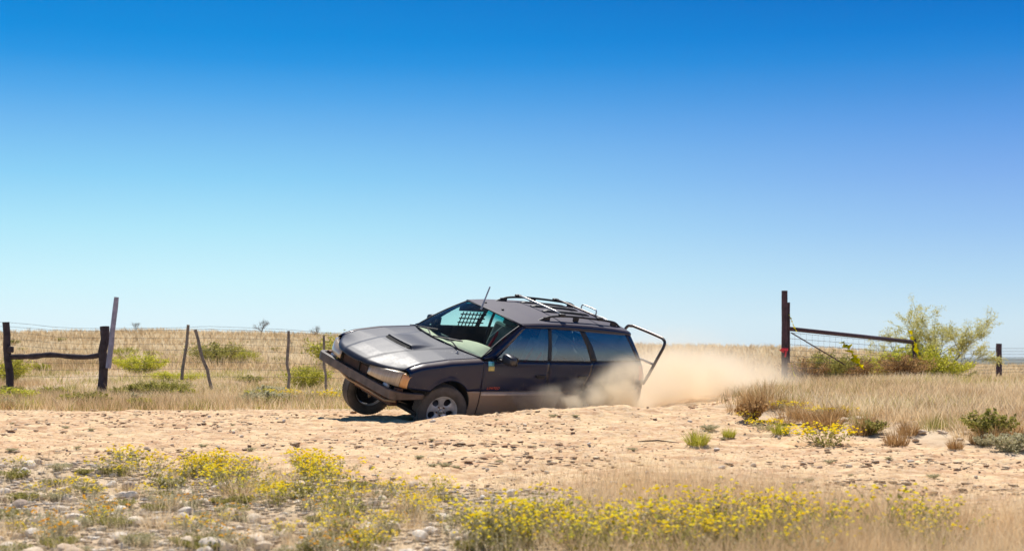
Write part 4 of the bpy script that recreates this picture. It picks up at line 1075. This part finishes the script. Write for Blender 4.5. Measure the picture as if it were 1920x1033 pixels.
# raised panel behind the intake slot
def slot_x(y): return -.262 + .02 * (np.abs(y) / .262) ** 2
def bulge(x, y):
    q = x - slot_x(y)
    return .034 * sstep(-.008, .010, q) * (1 - sstep(.02, .42, q)) * (1 - sstep(.225, .285, np.abs(y)))
P[..., 2] += bulge(P[..., 0], P[..., 1])
hood = sheet('bonnet', P, P_HOOD, CAR, .006, -1)
sc = empty('bonnet_scoop', (0, 0, 0), CAR)
M_, T_ = [], []
for y in np.linspace(-.250, .250, 25):
    x0 = float(slot_x(y)); zb = float(hood_z(x0, y)); hh = .034 * float(1 - sstep(.225, .285, abs(y)))
    M_.append([(x0 - .038, y, zb + .002), (x0 - .018, y, zb + .012), (x0 + .000, y, zb + hh * .85)])
    T_.append((x0 + .004, y, zb + hh + .001))
sheet('scoop_mouth', np.array(M_), P_BLACK, sc, 0, -1)
MB().tube(T_, .0055, 6).build('scoop_lip', P_HOOD, sc, True)
# cowl between bonnet and screen
P = []
for y in np.linspace(-.70, .70, 31):
    a = abs(y) / .70; x0 = .322 + .205 * a ** 2; x1 = .375 + .165 * a ** 2
    P.append([(x0, y, float(hood_z(x0, y)) - .012), ((x0 + x1) / 2, y, float(hood_z(x0, y)) - .018), (x1 + .02, y, .972 - .018 * a * a)])
sheet('cowl', np.array(P), P_SATIN, CAR, .006, -1)
# windscreen
P = []; up = []
for y in np.linspace(-1, 1, 29):
    b = np.array([.375 + .160 * y * y, .70 * y, .976 - .020 * y * y]); t = np.array([1.095 + .100 * y * y, .560 * y, 1.406 - .046 * y * y])
    row = []
    for s in np.linspace(0, 1, 15):
        q = b + (t - b) * s; q = q + np.array([-.020, 0, .030]) * math.sin(s * math.pi) * (1 - .4 * y * y); row.append(q)
        up.append(s)
    P.append(row)
ws = sheet('windscreen', np.array(P), G_FRONT, CAR, 0, -1)
at_ = ws.data.attributes.new('up', 'FLOAT', 'POINT'); at_.data.foreach_set('value', np.array(up, np.float32))
WS = np.array(P)
mb = MB(); rim = [tuple(q) for q in WS[:, -1]]; mb.tube(rim, .010, 6); mb.tube([tuple(q) for q in WS[:, 0]], .012, 6); mb.tube([tuple(q) for q in WS[0]], .010, 6); mb.tube([tuple(q) for q in WS[-1]], .010, 6)
mb.build('screen_seal', P_TRIM, CAR, True)
# wipers lying on the screen's foot
for (ya, yb, s1) in ((.10, .60, .16), (-.42, .10, .13)):
    wp = empty('wiper', (0, 0, 0), CAR)
    def on_ws(y, s):
        k = (y / .70 + 1) / 2 * 28; q = WS[int(round(np.clip(k, 0, 28)))]; j = int(round(s * 14)); return Vector(q[min(j, 14)]) + Vector((-.02, 0, .018))
    p0 = on_ws(ya, 0) + Vector((-.035, 0, .0)); p1 = on_ws((ya + yb) / 2, s1 * .6); p2 = on_ws(yb, .03)
    MB().tube([p0, p0.lerp(p1, .5) + Vector((0, 0, .012)), p1], [.010, .008, .006], 6).build('wiper_arm', P_TRIM, wp)
    MB().tube([on_ws(ya + .06, s1 * .9), p1, p2], [.006, .009, .005], 5, flat=1.6).build('wiper_blade', P_TRIM, wp)
# roof
xs = np.concatenate([[0.0], np.linspace(.02, 1, 40)]); ys = np.linspace(-1, 1, 49); P = []
def roof_zc(x): return np.interp(x, [1.1, 1.25, 1.5, 2.0, 2.5, 2.9, 3.15, 3.28], [1.408, 1.418, 1.432, 1.440, 1.430, 1.408, 1.384, 1.362])
def gtop(x): return np.interp(x, [1.2, 1.69, 2.25, 3.16, 3.3], [1.352, 1.358, 1.346, 1.312, 1.300])
def roof_pt(x, y):
    ye = float(glass_y(x, gtop(x))) + .004; a = abs(y)
    zc = float(roof_zc(x)); ze = float(gtop(x)) + .004
    if a < .80: yy = a / .80 * (ye - .055); zz = zc - .030 * (a / .80) ** 2.2
    else:
        t = (a - .80) / .20; z0 = zc - .030; p0 = np.array([ye - .055, z0]); p1 = np.array([ye + .002, z0 - .012]); p2 = np.array([ye, ze])
        yy, zz = (1 - t) ** 2 * p0 + 2 * t * (1 - t) * p1 + t * t * p2
    return yy * np.sign(y) if y else 0.0, zz
def roof_xy(s, y):
    x0 = 1.105 + .10 * min(1, abs(y) / .9) ** 2 + .05 * max(0, abs(y) - .9) / .1; x = x0 + (3.275 - .03 * y * y - x0) * s
    yy, zz = roof_pt(x, y); return (x, yy, zz)
roof = sheet('roof', np.array([[roof_xy(s, y) for s in xs] for y in np.linspace(-.865, .865, 45)]), P_ROOF, CAR, .008, -1)
for sd in (-1, 1):
    Q = []
    for y in np.linspace(.868, 1, 9):
        Q.append([roof_xy(s, sd * y) for s in xs])
    Q.append([(p[0], p[1] + sd * .003, p[2] - .022) for p in Q[-1]])
    sheet('roof_side', np.array(Q), P_NAVY, roof, .008, sd)
# dark skid strips on the roof
for y in (.36, .14, -.10):
    V = []
    for k in range(13):
        x = 1.98 + (2.86 - 1.98) * k / 12; yy, zz = roof_pt(x, y / .47 * .8)
        hh = .026 * min(1, k * 1.2 + .4, (12 - k) * 1.2 + .4)
        V += [(x, y - .026, zz - .002), (x, y - .018, zz + hh), (x, y + .018, zz + hh), (x, y + .026, zz - .002)]
    MB().add(V, [(k * 4 + i, k * 4 + i + 1, (k + 1) * 4 + i + 1, (k + 1) * 4 + i) for k in range(12) for i in range(3)] + [(0, 1, 2, 3), (51, 50, 49, 48)]).build('roof_strip', P_TRIM, roof)
for y in (.30, -.06): MB().box((1.30, y, roof_pt(1.30, y / .47 * .8)[1] + .010), (.035, .022, .018)).build('washer_nozzle', P_TRIM, roof, bevel=.004)
# rails and bars
for side in (-1, 1):
    yr = side * .450
    path = [(1.58, yr, 1.392), (1.70, yr, 1.440), (1.84, yr, 1.472), (2.15, yr, 1.482), (2.6, yr, 1.464), (2.96, yr, 1.436), (3.08, yr, 1.405), (3.17, yr, 1.345)]
    rl = auto_smooth(MB().tube(bez(path, 30), .017, 8, flat=.9).build('roof_rail', P_TRIM, CAR), 60)
    for x, z, L in ((1.74, 1.430, .12), (2.28, 1.446, .10), (3.02, 1.395, .12)):
        MB().box((x, yr, z), (L, .030, .062), Euler((0, .10 if x > 2.8 else (-.22 if x < 1.7 else 0), 0)).to_matrix()).build('rail_foot', P_TRIM, rl, bevel=.012)
for x, z, mt in ((2.00, 1.502, P_CHROME), (2.72, 1.476, P_TUBE)):
    cb = MB().tube([(x, -.465, z), (x, -.3, z + .010), (x, .3, z + .010), (x, .465, z)], .0135, 8).build('cross_bar', mt, CAR, True)
    for sd in (-1, 1): MB().box((x, sd * .455, z - .008), (.095, .055, .046)).build('clamp', P_TRIM, cb, bevel=.010)
MB().tube(bez([(3.00, -.10, 1.415), (3.00, -.10, 1.475), (3.00, -.06, 1.495), (3.00, .14, 1.495), (3.00, .20, 1.48), (3.00, .20, 1.41)], 20), .009, 8).build('roof_hoop', P_CHROME, CAR, True)
# aerial stands on the far front corner of the roof
MB().tube([(.985, .008, 1.40), (1.05, .05, 1.52), (1.135, .10, 1.685)], [.014, .011, .010], 8).build('aerial', plain('aerial_mat', (.35, .37, .42), .5), CAR)
# tailgate
P = coons([(3.235, -.545, 1.300), (3.262, 0, 1.345), (3.235, .545, 1.300)], [(3.445, -.700, BELT + .01), (3.52, 0, BELT + .01), (3.445, .700, BELT + .01)], [(3.235, -.545, 1.300), (3.445, -.700, BELT + .01)], [(3.235, .545, 1.300), (3.445, .700, BELT + .01)], 16, 8)
tg = sheet('tailgate', coons([(3.445, -.700, BELT + .01), (3.52, 0, BELT + .01), (3.445, .700, BELT + .01)], [(3.63, -.70, ZT), (3.70, 0, ZT), (3.63, .70, ZT)], [(3.445, -.70, BELT + .01), (3.58, -.715, .76), (3.63, -.70, ZT)], [(3.445, .70, BELT + .01), (3.58, .715, .76), (3.63, .70, ZT)], 16, 8), P_NAVY, CAR, .008, 1)
sheet('rear_window', P, G_DARK, tg, 0, 1)
sheet('roof_edge', coons([(3.235, -.548, 1.302), (3.262, 0, 1.347), (3.235, .548, 1.302)], [(3.245, -.53, 1.335), (3.275, 0, 1.368), (3.245, .53, 1.335)], [(3.235, -.548, 1.302), (3.245, -.53, 1.335)], [(3.235, .548, 1.302), (3.245, .53, 1.335)], 16, 2), P_NAVY, CAR, .01, -1)
for side in (-1, 1):
    P = lift(coons([(3.44, .70), (3.605, .70)], [(3.40, .90), (3.49, .90)], [(3.44, .70), (3.40, .90)], [(3.605, .70), (3.49, .90)], 6, 6), .004, side)
    tl = sheet('tail_light', P, L_RED, CAR, .01, side)
    P2 = coons([(3.61, side * .70, .70), (3.655, side * .45, .70)], [(3.50, side * .695, .90), (3.56, side * .45, .90)], [(3.61, side * .70, .70), (3.50, side * .695, .90)], [(3.655, side * .45, .70), (3.56, side * .45, .90)], 6, 6)
    sheet('tail_lens', P2, L_RED, tl, .008, side)
P = []
for a in np.linspace(-1, 1, 33):
    y = a * .80; x = 3.72 - .20 * abs(a) ** 3 - .9 * max(0, abs(a) - .94)
    P.append([(x - .05, y, .60), (x, y * 1.01, .57), (x + .015, y * 1.02, .45), (x, y * 1.01, .33), (x - .08, y, .27)])
sheet('rear_bumper', np.array(P), P_TAUPE, CAR, .01, 1)
# tube frame carried behind the tailgate
tf = bez([(4.02, .38, .53), (4.10, .39, .85), (4.22, .40, 1.12), (4.25, .33, 1.175), (4.26, .2, 1.182), (4.27, -.18, 1.182), (4.26, -.33, 1.170), (4.23, -.395, 1.10), (4.16, -.39, .90), (4.08, -.375, .66), (4.02, -.36, .50)], 60)
fr_ = empty('tube_frame', (0, 0, 0), CAR)
MB().tube(tf, .022, 10).build('hoop_tube', P_TUBE, fr_, True)
MB().tube([(4.145, -.39, .80), (4.145, .39, .80)], .018, 8).build('cross_tube', P_CHROME, fr_, True)
for sd in (-1, 1): MB().tube([(4.05, sd * .37, .56), (3.65, sd * .50, .46)], .020, 8).build('stay_tube', P_TUBE, fr_, True)
# nose: lamps, void, radiator, bar
for side in (-1, 1):
    hl = empty('headlight', (0, 0, 0), CAR)
    def nose(y): return float(np.interp(abs(y), [.0, .30, .40, .50, .58, .64, .70, .75, .79], [-.90, -.868, -.850, -.826, -.797, -.766, -.722, -.672, -.612]))
    def zt(y): return float(np.interp(abs(y), [.3, .5, .64, .72, .79], [.745, .752, .765, .762, .735]))
    for nm, y0, y1, mt in (('lens', .30, .728, L_HEAD), ('corner_lamp', .731, .790, L_AMBER)):
        P = []
        for y in np.linspace(y0, y1, 10):
            x = nose(y); zb = .578 + .026 * (1 - (y - .3) / .49)
            P.append([(x + .000, side * y, zb), (x - .010, side * y, zb + .012), (x - .004, side * y, .665), (x + .014, side * y, zt(y) - .014), (x + .070, side * y, zt(y))])
        sheet(nm, np.array(P), mt, hl, .006, side)
    P = []
    for y in np.linspace(.29, .79, 14): P.append([(nose(y) + .05, side * y, .60), (nose(y) + .022, side * y, .63), (nose(y) + .03, side * y, .70), (nose(y) + .10, side * y, .72)])
    sheet('lamp_housing', np.array(P), P_BLACK, hl, .01, side)
    # fog lamp and marker below
    fo = MB().lathe([(.0, -.012), (.030, -.010), (.044, 0), (.046, .03), (.030, .05)], 16, 'X', (-.79, side * .575, .553)).build('fog_lamp', L_FOG, CAR, True)
    MB().box((-.70, side * .735, .545), (.10, .07, .055)).build('marker_lamp', P_STEEL, CAR, bevel=.01)
P = []
for y in np.linspace(-.30, .30, 9): P.append([(-.885, y, .735), (-.865, y, .712)])
MB().box((-.70, 0, .56), (.05, 1.10, .24)).build('radiator_panel', P_BLACK, CAR)
rd_ = MB().box((-.815, .03, .585), (.02, .52, .17)); rd_.build('radiator', plain('radiator_core', (.045, .022, .015), .8), CAR)
MB().box((-.835, -.07, .585), (.02, .018, .20)).build('hood_latch', P_BLACK, CAR)
MB().box((-.80, 0, .69), (.06, .70, .030)).build('front_crossmember', P_BLACK, CAR, bevel=.006)
# front bar: box section with a bent return along the near and far corners
bar = MB(); sec = [(-.030, -.055), (.030, -.055), (.030, .055), (-.030, .055)]
pathb = [tuple(q) for q in [(-.70, .80, .497), (-.775, .790, .500), (-.815, .765, .503), (-.834, .72, .505), (-.845, .60, .508), (-.85, 0, .510), (-.845, -.60, .508), (-.840, -.70, .507), (-.826, -.765, .505), (-.78, -.805, .503), (-.70, -.828, .503), (-.43, -.885, .515)]]
V = []
for k, p in enumerate(pathb):
    p = Vector(p); t = (Vector(pathb[min(k + 1, len(pathb) - 1)]) - Vector(pathb[max(k - 1, 0)])).normalized(); nrm = Vector((-t.y, t.x, 0)).normalized()
    shrink = (.55 if k == len(pathb) - 1 else (.8 if k == len(pathb) - 2 else 1))
    V += [tuple(p + nrm * a + Vector((0, 0, b * shrink))) for a, b in sec]
bar.add(V, [(k * 4 + i, k * 4 + (i + 1) % 4, (k + 1) * 4 + (i + 1) % 4, (k + 1) * 4 + i) for k in range(len(pathb) - 1) for i in range(4)] + [(3, 2, 1, 0), tuple(4 * len(pathb) - 4 + i for i in range(4))])
bo = bar.build('front_bar', P_BAR, CAR, bevel=.007)
for yy in (-.42, .42): MB().box((-.72, yy, .47), (.22, .06, .08)).build('bar_bracket', P_STEEL, bo, bevel=.006)
MB().box((-.862, .10, .546), (.05, .012, .012)).build('bar_weld', P_STEEL, bo)
# underneath
MB().box((-.15, 0, .27), (.62, .62, .18)).build('sump', P_BLACK, CAR, bevel=.03)
MB().box((1.6, 0, .225), (3.9, 1.44, .05)).build('floor_pan', P_BLACK, CAR)
MB().box((-.45, 0, .255), (.10, .80, .07)).build('front_beam', P_STEEL, CAR, bevel=.01)
for sd, dz in ((-1, 0), (1, -.20)):
    MB().tube([(-.05, sd * .32, .24), (.0, sd * .68, .19 + dz)], [.030, .024], 8).build('control_arm', P_STEEL, CAR)
    MB().tube([(-.32, sd * .32, .25), (-.05, sd * .62, .19 + dz)], .018, 8).build('radius_arm', plain('arm_steel', (.42, .30, .19), .6), CAR)
    MB().tube([(.0, sd * .56, .25 + dz), (.02, sd * .54, .75)], [.035, .05], 10).build('strut', P_BLACK, CAR)
    MB().tube([(-.10, sd * .30, .33), (0, sd * .66, .285 + dz)], .016, 8).build('drive_shaft', P_STEEL, CAR)
MB().tube([(-.62, .62, .36), (-.60, .40, .30), (-.56, 0, .29), (-.60, -.40, .30), (-.62, -.62, .36)], .016, 8).build('tow_bar', plain('tow_steel', (.40, .25, .13), .6), CAR, True)
# wheel wells
for cx in (FX, RX):
    for sd in (-1, 1):
        P = []
        for a in (np.linspace(-.1, math.pi - .42, 22) if cx == FX else np.linspace(-.15, math.pi + .15, 22)):
            P.append([(cx + (ARC_R + .012) * math.cos(a), sd * .81, CZ + (ARC_R + .012) * math.sin(a)), (cx + (ARC_R + .02) * math.cos(a), sd * .45, CZ + (ARC_R + .02) * math.sin(a))])
        sheet('wheel_well', np.array(P), P_BLACK, CAR, .004, -sd)
# dark inner shell that closes the gaps between the panels
for sd in (-1, 1):
    for x0, x1, z0, z1 in ((.41, 2.22, .23, .935), (3.03, 3.50, .30, .93), (-.55, -.40, .58, .78)):
        sheet('inner_shell', lift(coons([(x0, z0), (x1, z0)], [(x0, z1), (x1, z1)], [(x0, z0), (x0, z1)], [(x1, z0), (x1, z1)], 12, 6), -.035, sd), P_BLACK, CAR, 0, sd)
    sheet('inner_shell', lift(coons([(-.38, .72), (.40, .72)], [(-.38, .84), (.40, .90)], [(-.38, .72), (-.38, .84)], [(.40, .72), (.40, .90)], 8, 3), -.035, sd), P_BLACK, CAR, 0, sd)
    sheet('inner_shell', lift(coons([(2.24, .72), (3.02, .72)], [(2.24, .935), (3.02, .935)], [(2.24, .72), (2.24, .935)], [(3.02, .72), (3.02, .935)], 8, 3), -.035, sd), P_BLACK, CAR, 0, sd)
MB().box((.44, 0, .58), (.03, 1.36, .68)).build('firewall', P_BLACK, CAR)
# ---- cabin
P = []
for y in np.linspace(-.69, .69, 33):
    a = abs(y) / .70; x0 = .36 + .165 * a * a; hump = math.exp(-((y + .36) / .26) ** 4)
    P.append([(x0, y, .955 - .02 * a * a), (x0 + .08 + .05 * hump, y, .955 + .030 * hump), (x0 + .15 + .14 * hump, y, .955 + .100 * hump), (x0 + .20 + .22 * hump, y, .945 + .090 * hump), (x0 + .235 + .27 * hump, y, .90 + .03 * hump), (x0 + .24 + .28 * hump, y, .80), (x0 + .22 + .24 * hump, y, .62)])
dsh = sheet('dashboard', np.array(P), P_DASH, CAR, .01, -1)
MB().box((.80, 0, .72), (.22, 1.34, .34)).build('dash_lower', P_SEAT, CAR)
sw = empty('steering_wheel', (1.12, -.37, .90), CAR); sw.rotation_euler = (0, R(-62), 0)
MB().lathe([(.185 + .014 * math.cos(a), .014 * math.sin(a)) for a in np.linspace(0, 2 * math.pi, 9)[:-1]], 28, 'Z', closed=True).build('wheel_rim', P_TRIM, sw, True)
MB().box((0, 0, -.01), (.10, .10, .04)).box((.0, .10, -.005), (.03, .15, .015)).box((.0, -.10, -.005), (.03, .15, .015)).box((.10, 0, -.005), (.15, .03, .015)).build('wheel_boss', P_TRIM, sw, bevel=.004)
for sd in (-1, 1):
    st = empty('seat', (1.50, sd * .37, .30), CAR)
    MB().box((.02, 0, .14), (.50, .50, .20)).build('cushion', P_SEAT, st, bevel=.05)
    MB().box((.30, 0, .50), (.14, .48, .62), Euler((0, R(16), 0)).to_matrix()).build('backrest', P_SEATL, st, bevel=.05)
    MB().box((.42, 0, .86), (.11, .28, .20), Euler((0, R(14), 0)).to_matrix()).build('headrest', P_SEATL, st, bevel=.04)
    for q in (-1, 1): MB().tube([(.33, q * .08, .78), (.24, q * .09, .58), (.14, q * .12, .30)], .026, 6, flat=.25).build('harness_strap', P_HARN, st)
MB().box((2.20, 0, .62), (.16, 1.25, .60), Euler((0, R(14), 0)).to_matrix()).build('rear_bench', P_SEAT, CAR, bevel=.05)
MB().box((3.0, 0, .55), (.95, 1.20, .50)).build('cargo', P_BLACK, CAR, bevel=.05)
cg = empty('roll_cage', (0, 0, 0), CAR)
for pth in ([(1.72, -.60, .35), (1.72, -.60, .95), (1.72, -.50, 1.32), (1.72, -.3, 1.385), (1.72, .3, 1.385), (1.72, .50, 1.32), (1.72, .60, .95), (1.72, .60, .35)], [(1.72, -.48, 1.33), (2.3, -.50, 1.1), (2.9, -.52, .55)], [(1.72, .48, 1.33), (2.3, .50, 1.1), (2.9, .52, .55)]):
    MB().tube(bez(pth, 24), .020, 8).build('cage_tube', P_SATIN, cg, True)
MB().tube([(1.3, -.14, 1.237), (1.3, -.03, 1.12), (1.3, .083, 1.004)], [.008, .006, .006], 6).build('pale_rod', plain('pale_rod', (.75, .78, .75), .4), CAR)
# window net in the far front door
nt = empty('window_net', (0, .655, 0), CAR)
for k in range(7): MB().box((1.215 + k * .062 + .02, 0, 1.055), (.016, .004, .27), Euler((0, R(14), 0)).to_matrix()).build('net_strap', P_NET, nt)
for k in range(4): MB().box((1.42 + .012 * k, .004, .975 + k * .058), (.46, .004, .017)).build('net_strap', P_NET, nt)
MB().box((1.44, .006, .925), (.62, .006, .10)).build('net_hem', P_NET, nt)
MB().box((1.43, .0, 1.25), (.50, .006, .11)).build('net_hem', P_NET, nt)
sheet('headliner', np.array([[(x, roof_pt(x, y)[0] * .97, roof_pt(x, y)[1] - .035) for x in np.linspace(1.2, 3.22, 16)] for y in np.linspace(-.9, .9, 13)]), P_SEAT, CAR, 0, -1)
# stickers and lettering on the near side
def dec(name, x0, x1, z0, z1, mat, parent):
    return sheet(name, lift(coons([(x0, z0), (x1, z0)], [(x0, z1), (x1, z1)], [(x0, z0), (x0, z1)], [(x1, z0), (x1, z1)], 3, 3), .0035, -1), mat, parent, .001, -1)
a_ = dec('sticker', .585, .680, .888, .942, plain('blue_sticker', (.16, .52, .68), .4), CAR); a_['label'] = 'small light blue sticker'
dec('sticker_mark', .645, .675, .895, .935, plain('teal_sticker', (.04, .27, .33), .4), a_).location.y = -.002
a_ = dec('sticker', .592, .692, .828, .884, plain('yellow_sticker', (.72, .62, .22), .4), CAR); a_['label'] = 'small yellow sticker'
for z in (.842, .856, .870): dec('sticker_line', .600, .684, z, z + .004, plain('ink', (.35, .28, .08), .5), a_).location.y = -.002
fc = bpy.data.curves.new('lettering', 'FONT'); fc.body = 'LIMITED'; fc.size = .052; fc.extrude = .001; fc.space_character = 1.15; fc.shear = .25
fo_ = bpy.data.objects.new('lettering_curve', fc); col.objects.link(fo_); bpy.context.view_layer.update()
fo = bpy.data.objects.new('lettering', bpy.data.meshes.new_from_object(fo_.evaluated_get(bpy.context.evaluated_depsgraph_get()))); col.objects.link(fo); fo.parent = CAR; bpy.data.objects.remove(fo_)
fo.location = (.605, -float(body_y(.7, .60)) - .003, .592); fo.rotation_euler = (R(88), 0, 0); fo.scale = (1.0, .85, 1)
fo.data.materials.clear(); fo.data.materials.append(plain('badge_red', (.70, .10, .05), .4))
# bonnet pin near the screen's near corner
MB().lathe([(.0, .028), (.010, .026), (.012, .0), (.026, -.002), (.026, -.006)], 12, 'Z', (.30, -.50, float(hood_z(.30, -.5)) + .006)).build('bonnet_pin', P_CHROME, CAR, True)

# ---- wheels
TR, TW = .335, .205
def tyre_mesh():
    w = TW / 2; prof = [(.205, -w * .80), (.215, -w * .90), (.245, -w * 1.02), (.285, -w * 1.0), (.315, -w * .93), (.328, -w * .82), (TR, -w * .70)]
    gr = [(-.34, .0), (0, 0), (.34, 0)]
    for gx_ in (-.34, 0, .34): prof += [(TR + .001, w * (gx_ - .07)), (TR - .009, w * (gx_ - .05)), (TR - .009, w * (gx_ + .05)), (TR + .001, w * (gx_ + .07))]
    prof += [(TR, w * .70), (.328, w * .82), (.315, w * .93), (.285, w), (.245, w * 1.02), (.215, w * .90), (.205, w * .80)]
    mb = MB().lathe(prof, 56, 'Y'); t = mb.mesh('tyre', True)
    return t
TY = tyre_mesh()
def tread_mesh():
    mb = MB()
    for k in range(60):
        a = 2 * math.pi * k / 60
        for s in (-1, 1):
            rot = Matrix.Rotation(-a, 3, 'Y') @ Matrix.Rotation(s * .25, 3, 'Z')
            c = Matrix.Rotation(-a, 3, 'Y') @ Vector((TR - .0105, s * TW * .36, 0))
            mb.box(c, (.020, .042, .018), rot)
    return mb.mesh('tread_block')
TRD = tread_mesh()
def rim_mesh():
    """five broad spokes with rounded openings; the face looks towards -y"""
    nr, na = 26, 150; V = []; F_ = []
    rs = np.linspace(.026, .206, nr); hole = np.zeros((nr, na), bool)
    for i, r in enumerate(rs):
        for j in range(na):
            a = 2 * math.pi * j / na; d = (a * 5 / (2 * math.pi)) % 1 - .5
            lat = d * 2 * math.pi / 5 * r
            w = .034 + .014 * (r - .10) / .06
            k = ((r - .130) / .050) ** 2 + (lat / w) ** 2
            hole[i, j] = k < .80
            y = -.062 + .030 * (1 - ((r - .03) / .18)) - .020 * sstep(.17, .20, r) + .012 * math.exp(-((r - .055) / .02) ** 2)
            y += .022 * math.exp(-max(0, k - .8) * 2.2)
            V.append((r * math.cos(a), y, r * math.sin(a)))
    for i in range(nr - 1):
        for j in range(na):
            j2 = (j + 1) % na
            if not (hole[i, j] or hole[i + 1, j] or hole[i, j2] or hole[i + 1, j2]): F_.append((i * na + j, i * na + j2, (i + 1) * na + j2, (i + 1) * na + j))
    mb = MB().add(V, F_); mb.lathe([(.206, -.084), (.212, -.082), (.205, -.06), (.19, .0), (.195, .07), (.212, .08)], 60, 'Y')
    return mb.mesh('rim', True)
RM = rim_mesh()
BK = MB().lathe([(.0, -.005), (.14, -.005), (.14, .010), (.185, .030), (.188, .05)], 40, 'Y').mesh('brake_disc', True)
HB = MB().lathe([(.0, -.070), (.022, -.068), (.030, -.060), (.032, -.03)], 20, 'Y').mesh('hub_cap', True)
NU = MB().lathe([(.0, -.052), (.009, -.051), (.010, -.03)], 8, 'Y').mesh('wheel_nut')
for me, mt in ((TY, P_RUBBER), (TRD, P_RUBBER), (RM, P_ALLOY), (BK, P_SATIN), (HB, P_CHROME), (NU, P_STEEL)): me.materials.append(mt)
for (x, y, z, steer, cam_) in ((0, -.745, .285, -14, 0), (0, .735, .055, -14, 2), (2.63, -.745, .30, 0, 0), (2.63, .745, .12, 0, 0)):
    w = empty('wheel', (x, y, z), CAR)
    face = 0 if y < 0 else math.pi
    w.rotation_euler = (0, 0, R(steer) + face)
    for nm, me in (('tyre', TY), ('tread_block', TRD), ('rim', RM), ('brake_disc', BK), ('hub_cap', HB)):
        o = link(nm, me, None, w)
        o.rotation_euler = (0, .20 + .63, 0)
    for k in range(5):
        a = 2 * math.pi * (k + .5) / 5 + .3
        o = link('wheel_nut', NU, None, w); o.location = (.056 * math.cos(a), 0, .056 * math.sin(a))

# ------------------------------------------------------------------ dust thrown up by the car
def dust_mat(name, dens, scale, lo, hi, seed):
    m = bpy.data.materials.new(name); m.use_nodes = True; t = m.node_tree; t.nodes.clear()
    N = lambda typ, **k: [setattr(q, a, b) or q for q in [t.nodes.new(typ)] for a, b in (k or {'name': typ}).items()][0]
    out = N('ShaderNodeOutputMaterial'); v = N('ShaderNodeVolumePrincipled'); tc = N('ShaderNodeTexCoord'); geo = N('ShaderNodeNewGeometry')
    ln = N('ShaderNodeVectorMath', operation='LENGTH'); t.links.new(tc.outputs['Object'], ln.inputs[0])
    fall = N('ShaderNodeMapRange', interpolation_type='SMOOTHSTEP'); fall.inputs['From Min'].default_value = 1.0; fall.inputs['From Max'].default_value = 0.25
    t.links.new(ln.outputs['Value'], fall.inputs['Value'])
    mp = N('ShaderNodeMapping'); mp.inputs['Location'].default_value = (seed, seed * .7, 0); t.links.new(geo.outputs['Position'], mp.inputs['Vector'])
    ns = N('ShaderNodeTexNoise'); ns.inputs['Scale'].default_value = scale; ns.inputs['Detail'].default_value = 5; ns.inputs['Roughness'].default_value = .58; ns.inputs['Distortion'].default_value = .4
    t.links.new(mp.outputs[0], ns.inputs['Vector'])
    nm = N('ShaderNodeMapRange'); nm.inputs['From Min'].default_value = lo; nm.inputs['From Max'].default_value = hi; t.links.new(ns.outputs['Fac'], nm.inputs['Value'])
    mu = N('ShaderNodeMath', operation='MULTIPLY'); t.links.new(fall.outputs[0], mu.inputs[0]); t.links.new(nm.outputs[0], mu.inputs[1])
    m2 = N('ShaderNodeMath', operation='MULTIPLY'); t.links.new(mu.outputs[0], m2.inputs[0]); m2.inputs[1].default_value = dens
    t.links.new(m2.outputs[0], v.inputs['Density'])
    v.inputs['Color'].default_value = (0.99, 0.90, 0.74, 1); v.inputs['Anisotropy'].default_value = 0.35
    t.links.new(v.outputs[0], out.inputs['Volume'])
    return m
def puff(u, v, d, rx, ry, rz, dens, lo=.40, hi=.62, scale=2.2, rot=0.0, seed=0):
    bm = bmesh.new(); bmesh.ops.create_icosphere(bm, subdivisions=3, radius=1.0)
    me = bpy.data.meshes.new('dust_cloud'); bm.to_mesh(me); bm.free(); smooth(me)
    o = link('dust_cloud', me, dust_mat('dust', dens, scale, lo, hi, seed))
    o.location = ((u - 960) / 2700 * d, d, zat(v, d)); o.scale = (rx, ry, rz); o.rotation_euler = (0, 0, rot)
    return tag(o, kind='stuff')
puff(1120, 752, 18.9, .95, .55, .42, 8.5, lo=.44, hi=.60, scale=2.8, seed=1)    # kicked up against the near rear wheel
puff(1195, 726, 18.9, .75, .60, .50, 5.0, lo=.42, hi=.62, scale=2.2, seed=2)    # over the rear quarter
puff(1030, 752, 18.4, .75, .40, .26, 6.0, lo=.44, hi=.62, scale=3.4, seed=3)    # wisps along the sill
puff(1285, 726, 21.6, 1.35, 1.2, .72, 4.2, lo=.34, hi=.62, scale=1.5, rot=.5, seed=4)   # the trail behind the car
puff(1360, 726, 24.5, 1.5, 2.2, .80, 1.3, lo=.34, hi=.6, scale=1.2, rot=.3, seed=5)
puff(1260, 690, 22.5, 1.7, 1.6, .85, .40, lo=.3, hi=.6, scale=1.2, rot=.5, seed=6)

HAZE = 0.9e-4
# ------------------------------------------------------------------ thin air that pales the far plain
hz = MB().box((0, 1500, EYE + .5), (12400, 9400, 39)).build('haze', None, None)
hz.data.materials.clear()
m = bpy.data.materials.new('haze_air'); m.use_nodes = True; t = m.node_tree; t.nodes.clear()
v = t.nodes.new('ShaderNodeVolumePrincipled'); v.inputs['Density'].default_value = HAZE; v.inputs['Color'].default_value = (0.80, 0.90, 1.0, 1)
o_ = t.nodes.new('ShaderNodeOutputMaterial'); t.links.new(v.outputs[0], o_.inputs['Volume'])
hz.data.materials.append(m)
tag(hz, kind='stuff')
